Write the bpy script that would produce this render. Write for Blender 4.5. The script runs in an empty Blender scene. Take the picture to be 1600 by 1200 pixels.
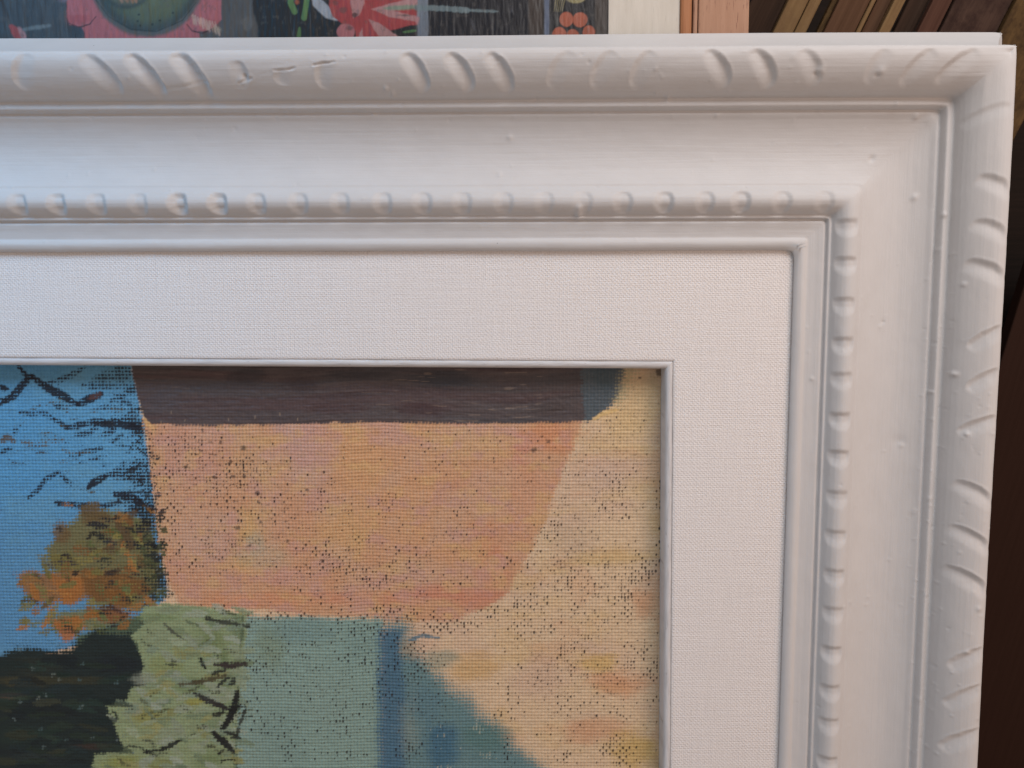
import bpy, math, random
import numpy as np
from mathutils import Matrix, Vector

random.seed(7)
RNG = np.random.default_rng(11)
scene = bpy.context.scene
COL = scene.collection

# ------------------------------------------------------------------ units
# layout unit u = 0.185 mm.  x right, y up, h out of the picture plane (towards the viewer)
# origin: upper right corner of the linen opening
S = 0.000185
def W3(x, y, h):
    return Vector((x * S, -h * S, y * S))

# ------------------------------------------------------------------ camera
PITCH, YAW, ROLL = -0.09346, 0.01316, -0.00175
CX, CY, CD, FPX = -236.04, 80.80, 1250.0, 1250.0
def _rot(p, y, r):
    cp, sp, cy, sy, cr, sr = math.cos(p), math.sin(p), math.cos(y), math.sin(y), math.cos(r), math.sin(r)
    rx = np.array([[1, 0, 0], [0, cp, -sp], [0, sp, cp]])
    ry = np.array([[cy, 0, sy], [0, 1, 0], [-sy, 0, cy]])
    rz = np.array([[cr, -sr, 0], [sr, cr, 0], [0, 0, 1]])
    return ry @ rx @ rz
CR = _rot(PITCH, YAW, ROLL)
cam = bpy.data.cameras.new('camera')
cam_o = bpy.data.objects.new('camera', cam)
COL.objects.link(cam_o)
A = np.array([[1, 0, 0], [0, 0, -1], [0, 1, 0]])          # layout -> Blender axes
m = Matrix((A @ CR).tolist()).to_4x4()
m.translation = W3(CX, CY, CD)
cam_o.matrix_world = m
cam.sensor_width = 36.0
cam.lens = FPX / 1600 * 36.0
cam.clip_start = 0.005
cam.clip_end = 20
cam.dof.use_dof = True
cam.dof.focus_distance = 1240 * S
cam.dof.aperture_fstop = 32.0
scene.camera = cam_o
scene.render.resolution_x, scene.render.resolution_y = 1024, 768

def px(ix, iy, h):
    """where the line of sight through a photo pixel meets the plane at height h (tracing helper)"""
    d = CR @ np.array([(ix - 800) / FPX, -(iy - 600) / FPX, -1.0])
    k = (h - CD) / d[2]
    return (CX + k * d[0], CY + k * d[1])

# ------------------------------------------------------------------ light
world = bpy.data.worlds.new('World'); scene.world = world
world.use_nodes = True
bg = world.node_tree.nodes['Background']
bg.inputs[0].default_value = (1.0, 0.925, 0.90, 1); bg.inputs[1].default_value = 0.32
def area(name, loc, target, size, power, color, sy=None):
    l = bpy.data.lights.new(name, 'AREA'); l.energy = power; l.color = color
    l.shape = 'RECTANGLE'; l.size = size; l.size_y = sy or size
    o = bpy.data.objects.new(name, l); COL.objects.link(o)
    o.location = loc
    o.rotation_euler = (Vector(target) - Vector(loc)).to_track_quat('-Z', 'Y').to_euler()
    return o
area('window_light', (0.16, -0.34, 0.41), (0.0, 0, 0.03), 0.34, 1.84, (0.985, 0.965, 0.975), 0.24)
cool = area('cool_left_fill', (-0.30, -0.20, 0.22), (-0.205, 0, 0.01), 0.12, 0.075, (0.02, 0.48, 1.0), 0.12)  # added lamp, imitates the lens's blue colour shading along the left
cool.data.spread = math.radians(75)
area('warm_room_light', (0.40, -0.42, 0.0), (0.12, 0, -0.02), 0.34, 0.66, (1.0, 0.52, 0.25))
vs = scene.view_settings
vs.view_transform = 'Standard'; vs.look = 'None'; vs.gamma = 1.0; vs.exposure = 0.0
vs.use_curve_mapping = False
scene.render.engine = 'CYCLES'

# ------------------------------------------------------------------ materials
def lin(c):
    c = np.asarray(c, float) / 255.0
    return np.where(c <= 0.04045, c / 12.92, ((c + 0.055) / 1.055) ** 2.4)

class NT:
    def __init__(s, name):
        s.m = bpy.data.materials.new(name); s.m.use_nodes = True
        s.t = s.m.node_tree; s.b = s.t.nodes['Principled BSDF']
    def n(s, kind, **kw):
        nd = s.t.nodes.new(kind)
        for k, v in kw.items():
            if k.startswith('i_'):
                key = k[2:]
                nd.inputs[int(key) if key.isdigit() else key.replace('_', ' ')].default_value = v
            else: setattr(nd, k, v)
        return nd
    def l(s, a, b): s.t.links.new(a, b)
    def math(s, op, a, b=None, c=None, clamp=False):
        nd = s.t.nodes.new('ShaderNodeMath'); nd.operation = op; nd.use_clamp = clamp
        for i, v in enumerate((a, b, c)):
            if v is None: continue
            if isinstance(v, (int, float)): nd.inputs[i].default_value = v
            else: s.l(v, nd.inputs[i])
        return nd.outputs[0]
    def mix(s, fac, a, b):
        nd = s.t.nodes.new('ShaderNodeMix'); nd.data_type = 'RGBA'
        for i, v in ((0, fac), (6, a), (7, b)):
            if hasattr(v, 'links'): s.l(v, nd.inputs[i])
            else: nd.inputs[i].default_value = v
        return nd.outputs[2]
    def ramp(s, f, stops):
        nd = s.t.nodes.new('ShaderNodeValToRGB'); e = nd.color_ramp.elements
        while len(e) < len(stops): e.new(0.5)
        for k, (p, c) in enumerate(stops):
            e[k].position = p; e[k].color = c if len(c) == 4 else (*c, 1)
        s.l(f, nd.inputs[0]); return nd.outputs[0]
    def uv(s, sx, sy):
        u = s.n('ShaderNodeUVMap', uv_map='UVMap'); mp = s.n('ShaderNodeMapping')
        mp.inputs['Scale'].default_value = (sx, sy, 1); s.l(u.outputs[0], mp.inputs[0])
        return mp.outputs[0]
    def noise(s, vec, scale, detail=4, rough=0.55):
        nd = s.n('ShaderNodeTexNoise'); nd.inputs['Scale'].default_value = scale
        nd.inputs['Detail'].default_value = detail; nd.inputs['Roughness'].default_value = rough
        if vec is not None: s.l(vec, nd.inputs['Vector'])
        return nd.outputs[0]
    def bump(s, h, strength, dist, normal=None):
        b = s.n('ShaderNodeBump'); b.inputs['Strength'].default_value = strength
        b.inputs['Distance'].default_value = dist; s.l(h, b.inputs['Height'])
        if normal is not None: s.l(normal, b.inputs['Normal'])
        return b.outputs[0]

def white_paint():
    k = NT('white_furniture_paint')                      # UV in u: along the rail, across it
    streak = k.noise(k.uv(0.005, 0.16), 1.0, 4, 0.55)
    soft = k.noise(k.uv(0.02, 0.03), 1.0, 4)
    grit = k.noise(k.uv(0.35, 0.45), 1.0, 3)
    speck = k.n('ShaderNodeTexVoronoi'); speck.inputs['Scale'].default_value = 1.0
    k.l(k.uv(0.022, 0.022), speck.inputs['Vector'])
    rnd = k.n('ShaderNodeSeparateColor'); k.l(speck.outputs['Color'], rnd.inputs[0])
    dot = k.math('MULTIPLY', k.math('LESS_THAN', speck.outputs['Distance'], 0.020), k.math('GREATER_THAN', rnd.outputs[0], 0.80))
    c = k.mix(k.math('MULTIPLY', soft, 0.9), (0.60, 0.588, 0.58, 1), (0.67, 0.657, 0.65, 1))
    c = k.mix(k.math('MULTIPLY', k.math('GREATER_THAN', streak, 0.66), 0.10), c, (0.60, 0.58, 0.57, 1))
    c = k.mix(k.math('MULTIPLY', dot, 0.75), c, (0.25, 0.22, 0.20, 1))
    k.l(c, k.b.inputs['Base Color'])
    k.b.inputs['Roughness'].default_value = 0.56
    k.b.inputs['Specular IOR Level'].default_value = 0.28
    h = k.math('ADD', k.math('MULTIPLY', streak, 0.75), k.math('MULTIPLY', soft, 0.5))
    h = k.math('ADD', h, k.math('MULTIPLY', grit, 0.16))
    k.l(k.bump(h, 0.50, 0.00030), k.b.inputs['Normal'])
    return k.m

def linen():
    k = NT('linen_cloth')
    uvn = k.n('ShaderNodeUVMap', uv_map='UVMap')
    wob = k.n('ShaderNodeTexNoise'); wob.inputs['Scale'].default_value = 0.05; k.l(uvn.outputs[0], wob.inputs['Vector'])
    mv = k.n('ShaderNodeVectorMath', operation='SCALE'); mv.inputs['Scale'].default_value = 3.0
    k.l(wob.outputs['Color'], mv.inputs[0])
    ad = k.n('ShaderNodeVectorMath', operation='ADD'); k.l(uvn.outputs[0], ad.inputs[0]); k.l(mv.outputs[0], ad.inputs[1])
    sp = k.n('ShaderNodeSeparateXYZ'); k.l(ad.outputs[0], sp.inputs[0])
    P = 3.1
    a = k.math('SINE', k.math('MULTIPLY', sp.outputs[0], math.pi / P))
    b = k.math('SINE', k.math('MULTIPLY', sp.outputs[1], math.pi / P))
    a2 = k.math('SINE', k.math('MULTIPLY', sp.outputs[0], 2 * math.pi / P))
    b2 = k.math('SINE', k.math('MULTIPLY', sp.outputs[1], 2 * math.pi / P))
    weave = k.math('ADD', k.math('MULTIPLY', k.math('MULTIPLY', a, b), 0.45), k.math('MULTIPLY', k.math('ADD', a2, b2), 0.20))
    s1 = k.noise(k.uv(0.33, 0.012), 1.0, 3, 0.6)
    s2 = k.noise(k.uv(0.010, 0.33), 1.0, 3, 0.6)
    fine = k.noise(k.uv(0.35, 0.35), 1.0, 3, 0.7)
    sl = k.math('ADD', s1, s2)
    h = k.math('ADD', k.math('MULTIPLY', weave, 0.9), k.math('ADD', k.math('MULTIPLY', sl, 1.3), k.math('MULTIPLY', fine, 1.2)))
    hole = k.math('MULTIPLY', k.math('SUBTRACT', 1.0, k.math('ADD', k.math('MULTIPLY', weave, 0.5), 0.5), None, True),
                  k.ramp(fine, [(0.45, (0, 0, 0)), (0.75, (1, 1, 1))]), None, True)
    c = k.mix(k.ramp(sl, [(0.75, (0, 0, 0)), (1.25, (1, 1, 1))]) if False else k.math('MULTIPLY', sl, 0.55, None, True),
              (0.76, 0.72, 0.70, 1), (0.95, 0.91, 0.885, 1))
    thr = k.ramp(k.noise(k.uv(0.5, 0.06), 1.0, 3, 0.7), [(0.66, (0, 0, 0)), (0.74, (1, 1, 1))])
    c = k.mix(k.math('MULTIPLY', hole, 0.65, None, True), c, (0.40, 0.36, 0.34, 1))
    c = k.mix(k.math('MULTIPLY', thr, 0.28), c, (0.40, 0.36, 0.34, 1))
    k.l(c, k.b.inputs['Base Color'])
    k.b.inputs['Roughness'].default_value = 0.85
    k.b.inputs['Specular IOR Level'].default_value = 0.15
    k.l(k.bump(h, 0.6, 0.00016), k.b.inputs['Normal'])
    return k.m

def lip_paint():
    k = NT('liner_lip_paint')
    n1 = k.noise(k.uv(0.02, 0.2), 1.0, 4); n2 = k.noise(k.uv(0.05, 0.25), 1.0, 3, 0.7)
    c = k.mix(k.ramp(n1, [(0.45, (0, 0, 0)), (0.7, (1, 1, 1))]), (0.70, 0.69, 0.69, 1), (0.56, 0.55, 0.55, 1))
    c = k.mix(k.math('MULTIPLY', k.ramp(n2, [(0.62, (0, 0, 0)), (0.72, (1, 1, 1))]), 0.45), c, (0.25, 0.23, 0.22, 1))
    k.l(c, k.b.inputs['Base Color']); k.b.inputs['Roughness'].default_value = 0.55
    k.l(k.bump(n2, 0.4, 0.0002), k.b.inputs['Normal'])
    return k.m

def oil_paint(name, rough=0.5):
    k = NT(name)
    at = k.n('ShaderNodeAttribute', attribute_name='paint')
    g = k.n('ShaderNodeTexCoord')
    n = k.noise(g.outputs['Object'], 2600.0, 3, 0.6)
    c = k.mix(k.math('MULTIPLY', n, 0.28), at.outputs['Color'], (0.02, 0.018, 0.02, 1))
    k.l(c, k.b.inputs['Base Color'])
    k.b.inputs['Roughness'].default_value = rough
    k.b.inputs['Specular IOR Level'].default_value = 0.35
    k.l(k.bump(n, 0.25, 0.00012), k.b.inputs['Normal'])
    return k.m

def wood(name, c0, c1, grain=(0.10, 0.05, 0.03), rough=0.8, flecks=0.0, gscale=(0.004, 0.12), mott=0.0):
    k = NT(name)
    n = k.noise(k.uv(*gscale), 1.0, 6, 0.62)
    c = k.mix(k.ramp(n, [(0.32, (0, 0, 0)), (0.70, (1, 1, 1))]), (*c0, 1), (*c1, 1))
    if flecks:
        f = k.ramp(k.noise(k.uv(0.035, 0.55), 1.0, 2, 0.5), [(0.64, (0, 0, 0)), (0.70, (1, 1, 1))])
        c = k.mix(k.math('MULTIPLY', f, flecks), c, (*grain, 1))
    if mott:
        f = k.ramp(k.noise(k.uv(0.03, 0.04), 1.0, 5, 0.7), [(0.42, (0, 0, 0)), (0.66, (1, 1, 1))])
        c = k.mix(k.math('MULTIPLY', f, mott), c, (*grain, 1))
    k.l(c, k.b.inputs['Base Color']); k.b.inputs['Roughness'].default_value = rough
    k.b.inputs['Specular IOR Level'].default_value = 0.12
    k.l(k.bump(n, 0.4, 0.0003), k.b.inputs['Normal'])
    return k.m

M_WHITE, M_LINEN, M_LIP = white_paint(), linen(), lip_paint()
M_OIL = oil_paint('oil_paint_on_canvas', 0.48)
M_FOLK = oil_paint('painted_panel_gloss', 0.42)

# ------------------------------------------------------------------ mesh helpers
def empty(name, loc=(0, 0, 0)):
    o = bpy.data.objects.new(name, None); COL.objects.link(o); o.location = loc
    o.empty_display_size = 0.02
    return o

def obj(name, mesh, parent=None):
    o = bpy.data.objects.new(name, mesh); COL.objects.link(o)
    if parent is not None:
        o.parent = parent
    return o

def tag(o, label, cat, group=None):
    o['label'] = label; o['category'] = cat
    if group: o['group'] = group

def grid(name, X, Y, H, mat, parent=None, uv=None, flip=False, smooth=True, color=None, origin=(0, 0, 0)):
    """X,Y,H: n x m arrays in layout units -> one quad-grid mesh object"""
    n, mm = X.shape
    co = np.empty((n * mm, 3), np.float32)
    co[:, 0] = X.ravel() * S - origin[0]; co[:, 1] = -H.ravel() * S - origin[1]; co[:, 2] = Y.ravel() * S - origin[2]
    i = np.arange(n * mm).reshape(n, mm)
    a, b, c, d = i[:-1, :-1].ravel(), i[:-1, 1:].ravel(), i[1:, 1:].ravel(), i[1:, :-1].ravel()
    q = np.stack((a, b, c, d) if not flip else (a, d, c, b), 1).astype(np.int32)
    me = bpy.data.meshes.new(name)
    nf = len(q)
    me.vertices.add(n * mm); me.vertices.foreach_set('co', co.ravel())
    me.loops.add(nf * 4); me.loops.foreach_set('vertex_index', q.ravel())
    me.polygons.add(nf)
    me.polygons.foreach_set('loop_start', np.arange(0, nf * 4, 4, dtype=np.int32))
    me.polygons.foreach_set('loop_total', np.full(nf, 4, np.int32))
    me.polygons.foreach_set('use_smooth', np.full(nf, smooth))
    if uv is None: uv = (X, Y)
    u = np.stack((uv[0].ravel(), uv[1].ravel()), 1).astype(np.float32)
    lay = me.uv_layers.new(name='UVMap')
    lay.data.foreach_set('uv', u[q.ravel()].ravel())
    if color is not None:
        ca = me.attributes.new('paint', 'FLOAT_COLOR', 'POINT')
        rgba = np.ones((n * mm, 4), np.float32); rgba[:, :3] = color.reshape(-1, 3)
        ca.data.foreach_set('color', rgba.ravel())
    me.update(); me.validate()
    me.materials.append(mat)
    return obj(name, me, parent)

def sstep(a, b, x):
    t = np.clip((x - a) / (b - a), 0, 1); return t * t * (3 - 2 * t)

_tabs = {}
def vnoise(x, y, sx, sy, seed=0):
    """smooth value noise in 0..1, feature size sx, sy"""
    if seed not in _tabs:
        _tabs[seed] = np.random.default_rng(1000 + seed).random((256, 256)).astype(np.float32)
    T = _tabs[seed]
    u, v = x / sx, y / sy
    iu, iv = np.floor(u).astype(int), np.floor(v).astype(int)
    fu, fv = u - iu, v - iv
    fu = fu * fu * (3 - 2 * fu); fv = fv * fv * (3 - 2 * fv)
    g = lambda p, q: T[p & 255, q & 255]
    return ((g(iu, iv) * (1 - fu) + g(iu + 1, iv) * fu) * (1 - fv) + (g(iu, iv + 1) * (1 - fu) + g(iu + 1, iv + 1) * fu) * fv)
def fbm(x, y, sx, sy, seed=0, oct=4, gain=0.5):
    s, a, t = 0, 1.0, 0
    for k in range(oct):
        s = s + a * vnoise(x, y, sx / 2 ** k, sy / 2 ** k, seed + k); t += a; a *= gain
    return s / t

# ------------------------------------------------------------------ sizes
LT, LR = 169.8, 180.2            # linen width above / beside the opening
OW, OH = 1650.0, 1500.0          # opening
AT, AR = -0.0060, -0.0101        # the opening is cut a little out of square

# ------------------------------------------------------------------ framed painting: the white frame
framed = empty('framed_painting', W3(-OW / 2, -OH - LT - 350, -20))
tag(framed, 'oil painting in a wide carved white wooden frame with linen liner', 'framed painting')
FO = tuple(framed.location)

PROFILE = [  # (t outward from the sight edge, h)
 (7, -30), (7, 2.6), (4.5, 2.4), (1.8, 2.6), (0.2, 4.6), (1, 7.6), (4, 10.5), (8, 12.6), (12, 13.0), (16, 11.6), (18.5, 9.6),
 (20.5, 9.8), (30, 11.4), (41, 14.4),
 (43, 13.4), (44.2, 10.8), (45.4, 11.4), (46.3, 16), (47.6, 18.2), (49.6, 18.0), (51.0, 16.6),
 (53, 19.5), (57, 27), (63, 33.5), (70, 36.8), (77, 36.4), (84, 33), (90, 27.5), (93.5, 23.6), (95.5, 22.6), (98, 22.4),
 (101, 20.4), (110, 15.6), (124, 11), (140, 8.6), (156, 8.8), (172, 11.6), (184, 15.6), (192, 19.6), (196, 22.8), (198.4, 24.6), (200.4, 24.8),
 (202, 23.2), (203.8, 24.0), (205.0, 29.5), (206.6, 33.6), (208.4, 36.2), (211, 36.0), (215, 34.4), (217.6, 33.4),
 (219.2, 35.4), (221.4, 43), (225, 51), (231, 59.5), (239, 67.0), (248, 73.2), (257, 77.6), (265, 80.2), (271, 80.6), (276, 79.2), (280.2, 75.5), (282.4, 69),
 (283.6, 60), (287, 40), (294, 15), (306, -15), (322, -44), (338, -68), (346, -78), (349.5, -82), (350.5, -88), (350, -112)]
def build_profile():
    p = np.array(PROFILE, float)
    seg = np.hypot(*np.diff(p, axis=0).T); s = np.concatenate(([0], np.cumsum(seg)))
    fine = np.arange(0, s[-1], 0.25)
    t = np.interp(fine, s, p[:, 0]); h = np.interp(fine, s, p[:, 1])
    k = np.exp(-0.5 * (np.arange(-12, 13) * 0.25 / 0.85) ** 2); k /= k.sum()
    def smooth(v, sg):
        r = int(3 * sg / 0.25) + 1
        kk = np.exp(-0.5 * (np.arange(-r, r + 1) * 0.25 / sg) ** 2); kk /= kk.sum()
        return np.convolve(np.concatenate((np.full(r, v[0]), v, np.full(r, v[-1]))), kk, 'valid')
    t2, h2 = smooth(t, 0.85), smooth(h, 0.85)
    for lo, hi, sg, ed in ((228, 274, 5.0, 5), (104, 188, 6.0, 8), (56, 88, 2.6, 4), (5, 15, 1.6, 2), (290, 340, 8, 8)):
        w = sstep(lo - ed, lo + ed, t2) * sstep(hi + ed, hi - ed, t2)
        t2, h2 = t2 * (1 - w) + smooth(t, sg) * w, h2 * (1 - w) + smooth(h, sg) * w
    step = np.where(t2 > 283.2, 5.0, 1.45); step = np.where((t2 > 99) & (t2 < 196), 2.4, step)
    pos, out = 0.0, [0.0]
    while pos < fine[-1] - 0.6:
        pos += step[min(int(pos / 0.25), len(step) - 1)]; out.append(min(pos, fine[-1]))
    out = np.array(out)
    t3, h3 = np.interp(out, fine, t2), np.interp(out, fine, h2)
    dt, dh = np.gradient(t3), np.gradient(h3); L = np.hypot(dt, dh) + 1e-9
    return t3, h3, -dh / L, dt / L
PT, PH, PNT, PNH = build_profile()

def split_at(t):          # profile index where a moulding begins
    return int(np.argmax(PT >= t))

# gouges: (photo pixel of one end, other end, depth, half width) traced on the carved moulding
GOUGE_TOP = [((133, 86), (188, 140), 5.0, 17), ((203, 84), (254, 142), 7.5, 16), ((276, 82), (324, 145), 9.0, 18),
 ((372, 96), (380, 136), 3.0, 15), ((438, 108), (442, 132), 1.6, 14), ((508, 96), (503, 136), 2.6, 15),
 ((634, 84), (668, 136), 6.5, 15), ((702, 84), (738, 136), 6.5, 15), ((764, 84), (800, 138), 6.0, 15),
 ((890, 82), (858, 134), 2.4, 16), ((956, 82), (926, 134), 2.8, 16), ((1016, 82), (988, 134), 3.0, 16),
 ((1106, 80), (1138, 132), 5.0, 15), ((1178, 80), (1208, 132), 6.5, 15), ((1254, 80), (1278, 130), 3.8, 15),
 ((1384, 80), (1352, 128), 2.4, 16), ((1456, 80), (1408, 130), 3.6, 16), ((1524, 80), (1462, 126), 3.6, 15),
 ((44, 84), (32, 136), 3.0, 17), ((-40, 84), (-60, 138), 3.0, 17), ((-110, 84), (-130, 138), 4.0, 17)]
GOUGE_RIGHT = [((1577, 165), (1508, 192), 3.0, 12),
 ((1523, 279), (1578, 303), 6.5, 14), ((1517, 348), (1574, 374), 6.8, 14), ((1508, 410), (1570, 438), 7.8, 15),
 ((1566, 511), (1508, 542), 5.5, 13), ((1562, 578), (1506, 606), 5.5, 13), ((1558, 652), (1496, 674), 6.2, 13),
 ((1492, 752), (1552, 788), 7.0, 14), ((1486, 822), (1548, 860), 7.4, 14), ((1480, 886), (1544, 926), 8.2, 15),
 ((1538, 1012), (1480, 1038), 5.8, 14), ((1534, 1070), (1474, 1098), 5.6, 14), ((1530, 1138), (1468, 1166), 6.5, 14),
 ((1466, 1244), (1526, 1284), 6.5, 14), ((1460, 1314), (1520, 1354), 6.5, 14)]
NOTCH_TOP = [-35, 30, 91, 152, 217, 282, 341, 402, 471, 535, 600, 663, 726, 789, 852, 915, 977, 1041, 1106, 1161, 1227, 1290]
NOTCH_TOP_D = [3, 3.4, 4.0, 3.0, 2.2, 6.0, 5.6, 3.2, 2.6, 2.4, 2.6, 2.4, 2.2, 2.0, 1.7, 1.7, 2.6, 3.6, 2.8, 3.4, 2.6, 2.2, 1.6]
NOTCH_RIGHT = [340, 399, 463, 525, 580, 643, 702, 765, 827, 888, 947, 1009, 1069, 1121, 1181, 1240, 1300]

def rail(side, parent, fine=True):
    """side: 'top','right','left','bottom'.  Local frame: s along the rail, t outward."""
    x0, x1, y0, y1 = -OW - LR, LR, -OH - LT, LT           # sight rectangle
    if side in ('top', 'bottom'): a, b = x0, x1
    else: a, b = y0, y1
    if fine:
        lo = -1150 if side == 'top' else -760
        hi = b - 110
        base = np.concatenate((np.arange(a + 60, lo, 30.0), np.arange(lo, hi, 1.7)))
        nend = 150
    else:
        base = np.arange(a + 60, b - 60, 26.0); nend = 14; hi = b - 60
    T, Hh = PT[None, :], PH[None, :]
    e0 = np.linspace(0, 1, 14 if not fine else 30)[:, None]
    start = (a - T) * (1 - e0) + base[0] * e0
    e1 = np.linspace(0, 1, nend)[:, None]
    e1 = e1 if not fine else 1 - (1 - e1) ** 1.0
    end = base[-1] * (1 - e1) + (b + T) * e1
    s = np.concatenate((start[:-1], np.repeat(base[1:-1, None], len(PT), 1), end), 0)
    t = np.repeat(T, len(s), 0).copy(); h = np.repeat(Hh, len(s), 0).copy()
    nt, nh = np.repeat(PNT[None], len(s), 0), np.repeat(PNH[None], len(s), 0)
    d = np.zeros_like(s)
    seed = {'top': 0, 'right': 20, 'left': 40, 'bottom': 60}[side]
    mit = np.minimum(b + t - s, s - (a - t))               # distance from the nearest mitre
    # paint-filled corners
    wi = np.exp(-np.clip(t, 0, 400) / 9.0); wo = np.exp(-np.abs(t - 283) / 7.0) + np.exp(-np.abs(t - 350) / 6.0)
    t -= (6.5 * wi + 3.2 * wo) * np.exp(-mit / 5.5)
    d += 0.0
    front = (t < 283.5) & (t > 0.5)
    kk = np.interp(t, [0, 18, 40, 60, 95, 110, 150, 190, 203, 220, 240, 270, 281], [1.5, 2, 2, 4, 6, 12, 18, 12, 3, 5, 15, 15, 6])
    fi = np.arange(len(PT)); mono = (PT < 281.0) & (fi > 4)
    fT, fH = np.maximum.accumulate(PT[mono]) + 1e-3 * np.arange(mono.sum()), PH[mono]
    dxm = t - mit
    te = t + kk * np.log1p(np.exp(np.clip((dxm - t) / kk, -30, 30)))
    sel = (mit < 10 * kk) & (t > 3) & (t < 279) & (np.arange(len(PT))[None, :] > 6)
    h += np.where(sel, np.interp(te, fT, fH) - np.interp(t, fT, fH), 0) * sstep(280, 268, t)
    # hand-made waviness
    d += 1.5 * (fbm(s, t, 190, 60, seed + 1, 3) - 0.5) * front
    d += 0.55 * (fbm(s, t, 26, 12, seed + 3, 2) - 0.5) * front
    if fine:
        hz = 76.0
        # scooped gouges on the carved moulding
        for (p, q, dep, hw) in (GOUGE_TOP if side == 'top' else GOUGE_RIGHT):
            P = np.array(px(*p, hz)); Q = np.array(px(*q, hz - 14))
            if side == 'top': P2 = np.array([P[0], P[1] - LT]); Q2 = np.array([Q[0], Q[1] - LT])
            else: P2 = np.array([P[1], P[0] - LR]); Q2 = np.array([Q[1], Q[0] - LR])
            if side == 'right':
                if p[0] > q[0]: P, Q = np.array(px(*p, hz)), np.array(px(*q, hz - 18))
                else: P, Q = np.array(px(*p, hz - 18)), np.array(px(*q, hz))
                P2 = np.array([P[1], P[0] - LR]); Q2 = np.array([Q[1], Q[0] - LR])
            ax = Q2 - P2; L = np.hypot(*ax); ax /= L
            per = np.array([-ax[1], ax[0]])
            up = per[1] if side == 'top' else per[0]        # the steep wall lies on the upper side
            if up < 0: per = -per
            sel = np.where((np.abs(s - (P2[0] + Q2[0]) / 2) < 80).any(1))[0]
            if not len(sel): continue
            r = slice(sel[0], sel[-1] + 1)
            u = ((s[r] - P2[0]) * ax[0] + (t[r] - P2[1]) * ax[1]) / L
            v = (s[r] - P2[0]) * per[0] + (t[r] - P2[1]) * per[1]
            v = v + 7.0 * (u - 0.5) ** 2 * 4 * 0.5 - 2.0
            v = v + 2.2 * (fbm(s[r], t[r], 9, 9, seed + 9, 2) - 0.5)
            taper = np.clip(1 - (2 * u - 1) ** 2 * 0.86, 0, None) ** 0.5 * sstep(-0.10, 0.08, u) * sstep(1.10, 0.92, u)
            w = hw * (0.55 + 0.45 * taper)
            vv = v / w
            shp = sstep(0.80, 0.10, vv) * sstep(-1.25, 0.25, vv)
            d[r] -= dep * (0.98 if side == 'top' else 0.60) * shp * taper * (1 - (0.35 if side == 'top' else 0.85) * sstep(268, 282, t[r]))
            d[r] += dep * 0.10 * np.exp(-((vv - 0.72) / 0.14) ** 2) * taper * sstep(282, 268, t[r])
        # notches along the beaded moulding
        if side == 'top': lst = [(px(ix, 317, 34)[0], NOTCH_TOP_D[k]) for k, ix in enumerate(NOTCH_TOP)]
        else: lst = [(px(1318, iy, 34)[1], RNG.uniform(2.9, 4.2)) for iy in NOTCH_RIGHT]
        for c, dep in lst:
            sel = np.where((np.abs(s - c) < 50).any(1))[0]
            if not len(sel): continue
            r = slice(sel[0], sel[-1] + 1)
            tt = (t[r] - 70) / (16.5 if side == 'top' else 15.5)
            body = np.clip(1 - tt ** 2, 0, 1) ** 0.5
            if side == 'top': v = (s[r] - c) + RNG.uniform(-2, 2)
            else: v = (s[r] - c) + 10.0
            v = v + 1.6 * (fbm(s[r], t[r], 6, 6, seed + 13, 2) - 0.5)
            edge = 12.0 * (0.25 + 0.75 * body) if side == 'top' else 8.5 - 1.5 * (1 - body)
            lowe = (15.0 if side == 'top' else 16.0) * (0.15 + 0.85 * body)
            shp = np.where(v > 0, sstep(edge + 2, edge - 7.0, v), sstep(-lowe - 6, -lowe * 0.25, v))
            d[r] -= dep * (1.3 if side == 'top' else 0.95) * shp * sstep(0.0, 0.85, body)
        # ragged paint along the fillets, lumps, pinholes
        d += 1.1 * (fbm(s, t, 30, 300, seed + 14, 3) - 0.5) * np.exp(-((t - 218.5) / 2.0) ** 2)
        d += 0.9 * (fbm(s, t, 45, 300, seed + 15, 3) - 0.5) * np.exp(-((t - 45) / 2.0) ** 2)
        rr = np.random.default_rng(seed + 3)
        n = 190
        for k in range(n):
            cs = rr.uniform(-1080 if side == 'top' else -700, b + 180); ct = rr.choice([rr.uniform(2, 281), rr.normal(200, 4), rr.normal(218, 5), rr.uniform(225, 281)])
            rad = rr.uniform(1.3, 2.8); amp = rr.choice([1, 1, 1, -1.1]) * rr.uniform(0.2, 0.8)
            if k < 10: rad *= 1.7; amp *= 1.7
            sel = np.searchsorted(s[:, len(PT) // 2], [cs - 12, cs + 12])
            if sel[1] - sel[0] < 2: continue
            r = slice(max(sel[0] - 4, 0), sel[1] + 4)
            d[r] += amp * np.exp(-((s[r] - cs) ** 2 + (t[r] - ct) ** 2) / rad ** 2) * front[r]
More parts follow.
